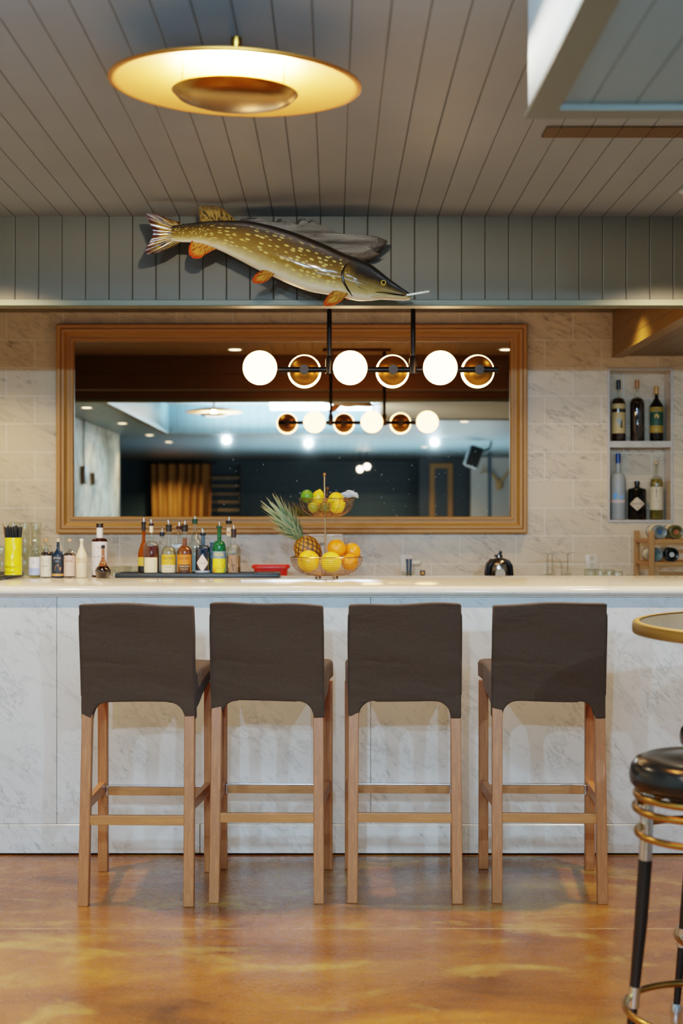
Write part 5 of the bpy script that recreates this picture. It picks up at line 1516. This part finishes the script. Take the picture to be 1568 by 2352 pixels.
# ================================================================== LIGHT AND CAMERA
def lamp(name, typ, loc, energy, color, rot=(0, 0, 0), **kw):
    d = bpy.data.lights.new(name, typ); d.energy = energy; d.color = color
    for k, v in kw.items(): setattr(d, k, v)
    o = bpy.data.objects.new(name, d); COL.objects.link(o); o.location = loc; o.rotation_euler = rot
    return o
WARM = (1, .76, .48); COOL = (.60, .82, 1.0)
sp0 = [(-1.95, 4.4), (-1.95, 2.5), (-1.94, .62), (-1.9, -.77), (-1.16, .2), (-.28, -.4), (1.13, -1.9), (1.19, 2.75), (1.13, -.2)]
dl = thing('recessed_downlight', 'small round recessed downlight glowing in the lowered ceiling, seen in the mirror', 'downlight', (sp0[0][0], sp0[0][1], ZS+.011), 0, 'recessed downlights in the lowered ceiling')
bm = B(); lathe(bm, [(.040, .0), (.055, 0), (.055, -.004), (.040, -.004), (.040, 0)], 28); obj('trim_ring', bm, m_white, dl)
bm = B(); lathe(bm, [(0, -.001), (.040, -.001), (.040, -.003), (0, -.003)], 28); obj('lens', bm, emit('downlight_lens', (1, .82, .55), 9), dl)
for i, (x, y) in enumerate(sp0):
    if i: dup(dl, (x, y, ZS+.011))
for (x, y), lb in (((1.16, 6.1), 'small round downlight in the bar ceiling beside the dropped bulkhead'), ((-.66, 6.1), 'small round downlight in the bar ceiling above the long pendant')):
    dup(dl, (x, y, ZB-.001), None, lb, 'recessed downlights over the bar')
# cooler downlights farther back, shining under the seats onto the bar front
for x, y, e in ((-1.16, .2, 180), (-.28, -.4, 240), (1.13, -.2, 205)):
    lamp('cool_downlight_lamp', 'SPOT', (x, y, ZS-.02), e, (.44, .72, 1.0), (1.0, 0, 0), spot_size=math.radians(95), spot_blend=.6, shadow_soft_size=.028)
# downlights in the main ceiling at either end of the stools (just outside the frame)
for (x, y), lb in (((-1.32, 5.06), 'round downlight in the main ceiling above the first stool by the bottles'), ((1.285, 5.06), 'round downlight in the main ceiling above the last stool by the round table')):
    dup(dl, (x, y, ZC-.001), None, lb, 'recessed downlights in front of the beam')
    lamp('downlight_and_fill_spot', 'SPOT', (x, y, ZC-.03), 115, WARM, (0, 0, 0), spot_size=math.radians(122), spot_blend=.35, shadow_soft_size=.03)
for x, y, e in ((-1.95, 4.4, 6), (-1.95, 2.5, 10), (1.19, 2.75, 8), (-1.94, .62, 20), (-.3, -3.6, 60), (-2.4, -5.0, 70), (1.13, -3.9, 50), (.6, -5.0, 40)):  # those deep in the far room are added for brightness, without fixtures
    lamp('downlight_and_fill_spot', 'SPOT', (x, y, ZS-.02), e, WARM, (0, 0, 0), spot_size=math.radians(140), spot_blend=.6, shadow_soft_size=.035)
for x, y, z, e in ((-1.0, 2.85, ZC, 110), (.95, 2.75, ZS, 80)):  # added spots without fixtures, brightening the floor in front of the stools
    lamp('downlight_and_fill_spot', 'SPOT', (x, y, z-.02), e, WARM, (0, 0, 0), spot_size=math.radians(78), spot_blend=.5, shadow_soft_size=.035)
for x, y, e in ((1.16, 6.1, 10), (-.66, 6.1, 6), (-1.85, 7.2, 42), (-.2, 7.3, 16), (1.35, 7.1, 24)):  # those close to the tiled wall are added washes without fixtures
    lamp('bar_downlight_and_wash', 'SPOT', (x, y, ZB-.02), e, (1, .74, .44), (0, 0, 0), spot_size=math.radians(120), spot_blend=.7, shadow_soft_size=.035)
lamp('saucer_lamp', 'POINT', (-.2376, 3.45, 2.392-.014), 230, (1, .93, .80), shadow_soft_size=.03)
lamp('saucer_lamp', 'POINT', (-1.17, 1.70, 2.372-.012), 12, (1, .80, .52), shadow_soft_size=.03)
# cool daylight falling from the skylight of the raised ceiling
lamp('skylight', 'AREA', (-.12, 1.92, ZC-.02), 70, (.50, .76, 1.0), (.3, 0, 0), shape='RECTANGLE', size=1.0, size_y=.6)
lamp('tray_fill', 'AREA', (-.4, 1.35, ZS+.05), 200, (.48, .74, 1.0), (PI, 0, 0), shape='RECTANGLE', size=1.8, size_y=.25)  # added upward fill, unseen, brightens the raised ceiling
lamp('low_cool_fill', 'AREA', (.3, -4.2, .80), 15, COOL, (PI/2+.05, 0, 0), shape='RECTANGLE', size=3.6, size_y=.85)  # added cool panel kept below the mirror's view, no window there
lamp('room_fill', 'AREA', (.5, -1.2, .95), 175, (.56, .78, 1.0), (PI, 0, 0), shape='RECTANGLE', size=3.0, size_y=2.5)

w = bpy.data.worlds.new('dim_room'); sc.world = w; w.use_nodes = True
bg = w.node_tree.nodes['Background']; bg.inputs[0].default_value = (.8, .9, 1, 1); bg.inputs[1].default_value = .05

cam = bpy.data.cameras.new('camera'); co = bpy.data.objects.new('camera', cam); COL.objects.link(co)
co.location = (0, 0, CH); co.rotation_euler = (PI/2, 0, 0)
cam.sensor_fit = 'AUTO'; cam.sensor_width = 36; cam.lens = F*36/2352
cam.shift_x = (784-CX)/2352; cam.shift_y = (CY-1176)/2352
cam.clip_start = .05
cam.dof.use_dof = True; cam.dof.focus_distance = 5.15; cam.dof.aperture_fstop = 2.8
sc.camera = co
sc.cycles.use_denoising = True
sc.cycles.max_bounces = 10; sc.cycles.transparent_max_bounces = 24; sc.cycles.glossy_bounces = 6
sc.cycles.caustics_reflective = False; sc.cycles.caustics_refractive = False
sc.cycles.sample_clamp_indirect = 8
sc.view_settings.view_transform = 'Filmic'
sc.view_settings.look = 'Medium High Contrast'
sc.view_settings.exposure = 0.45
bpy.context.view_layer.update()
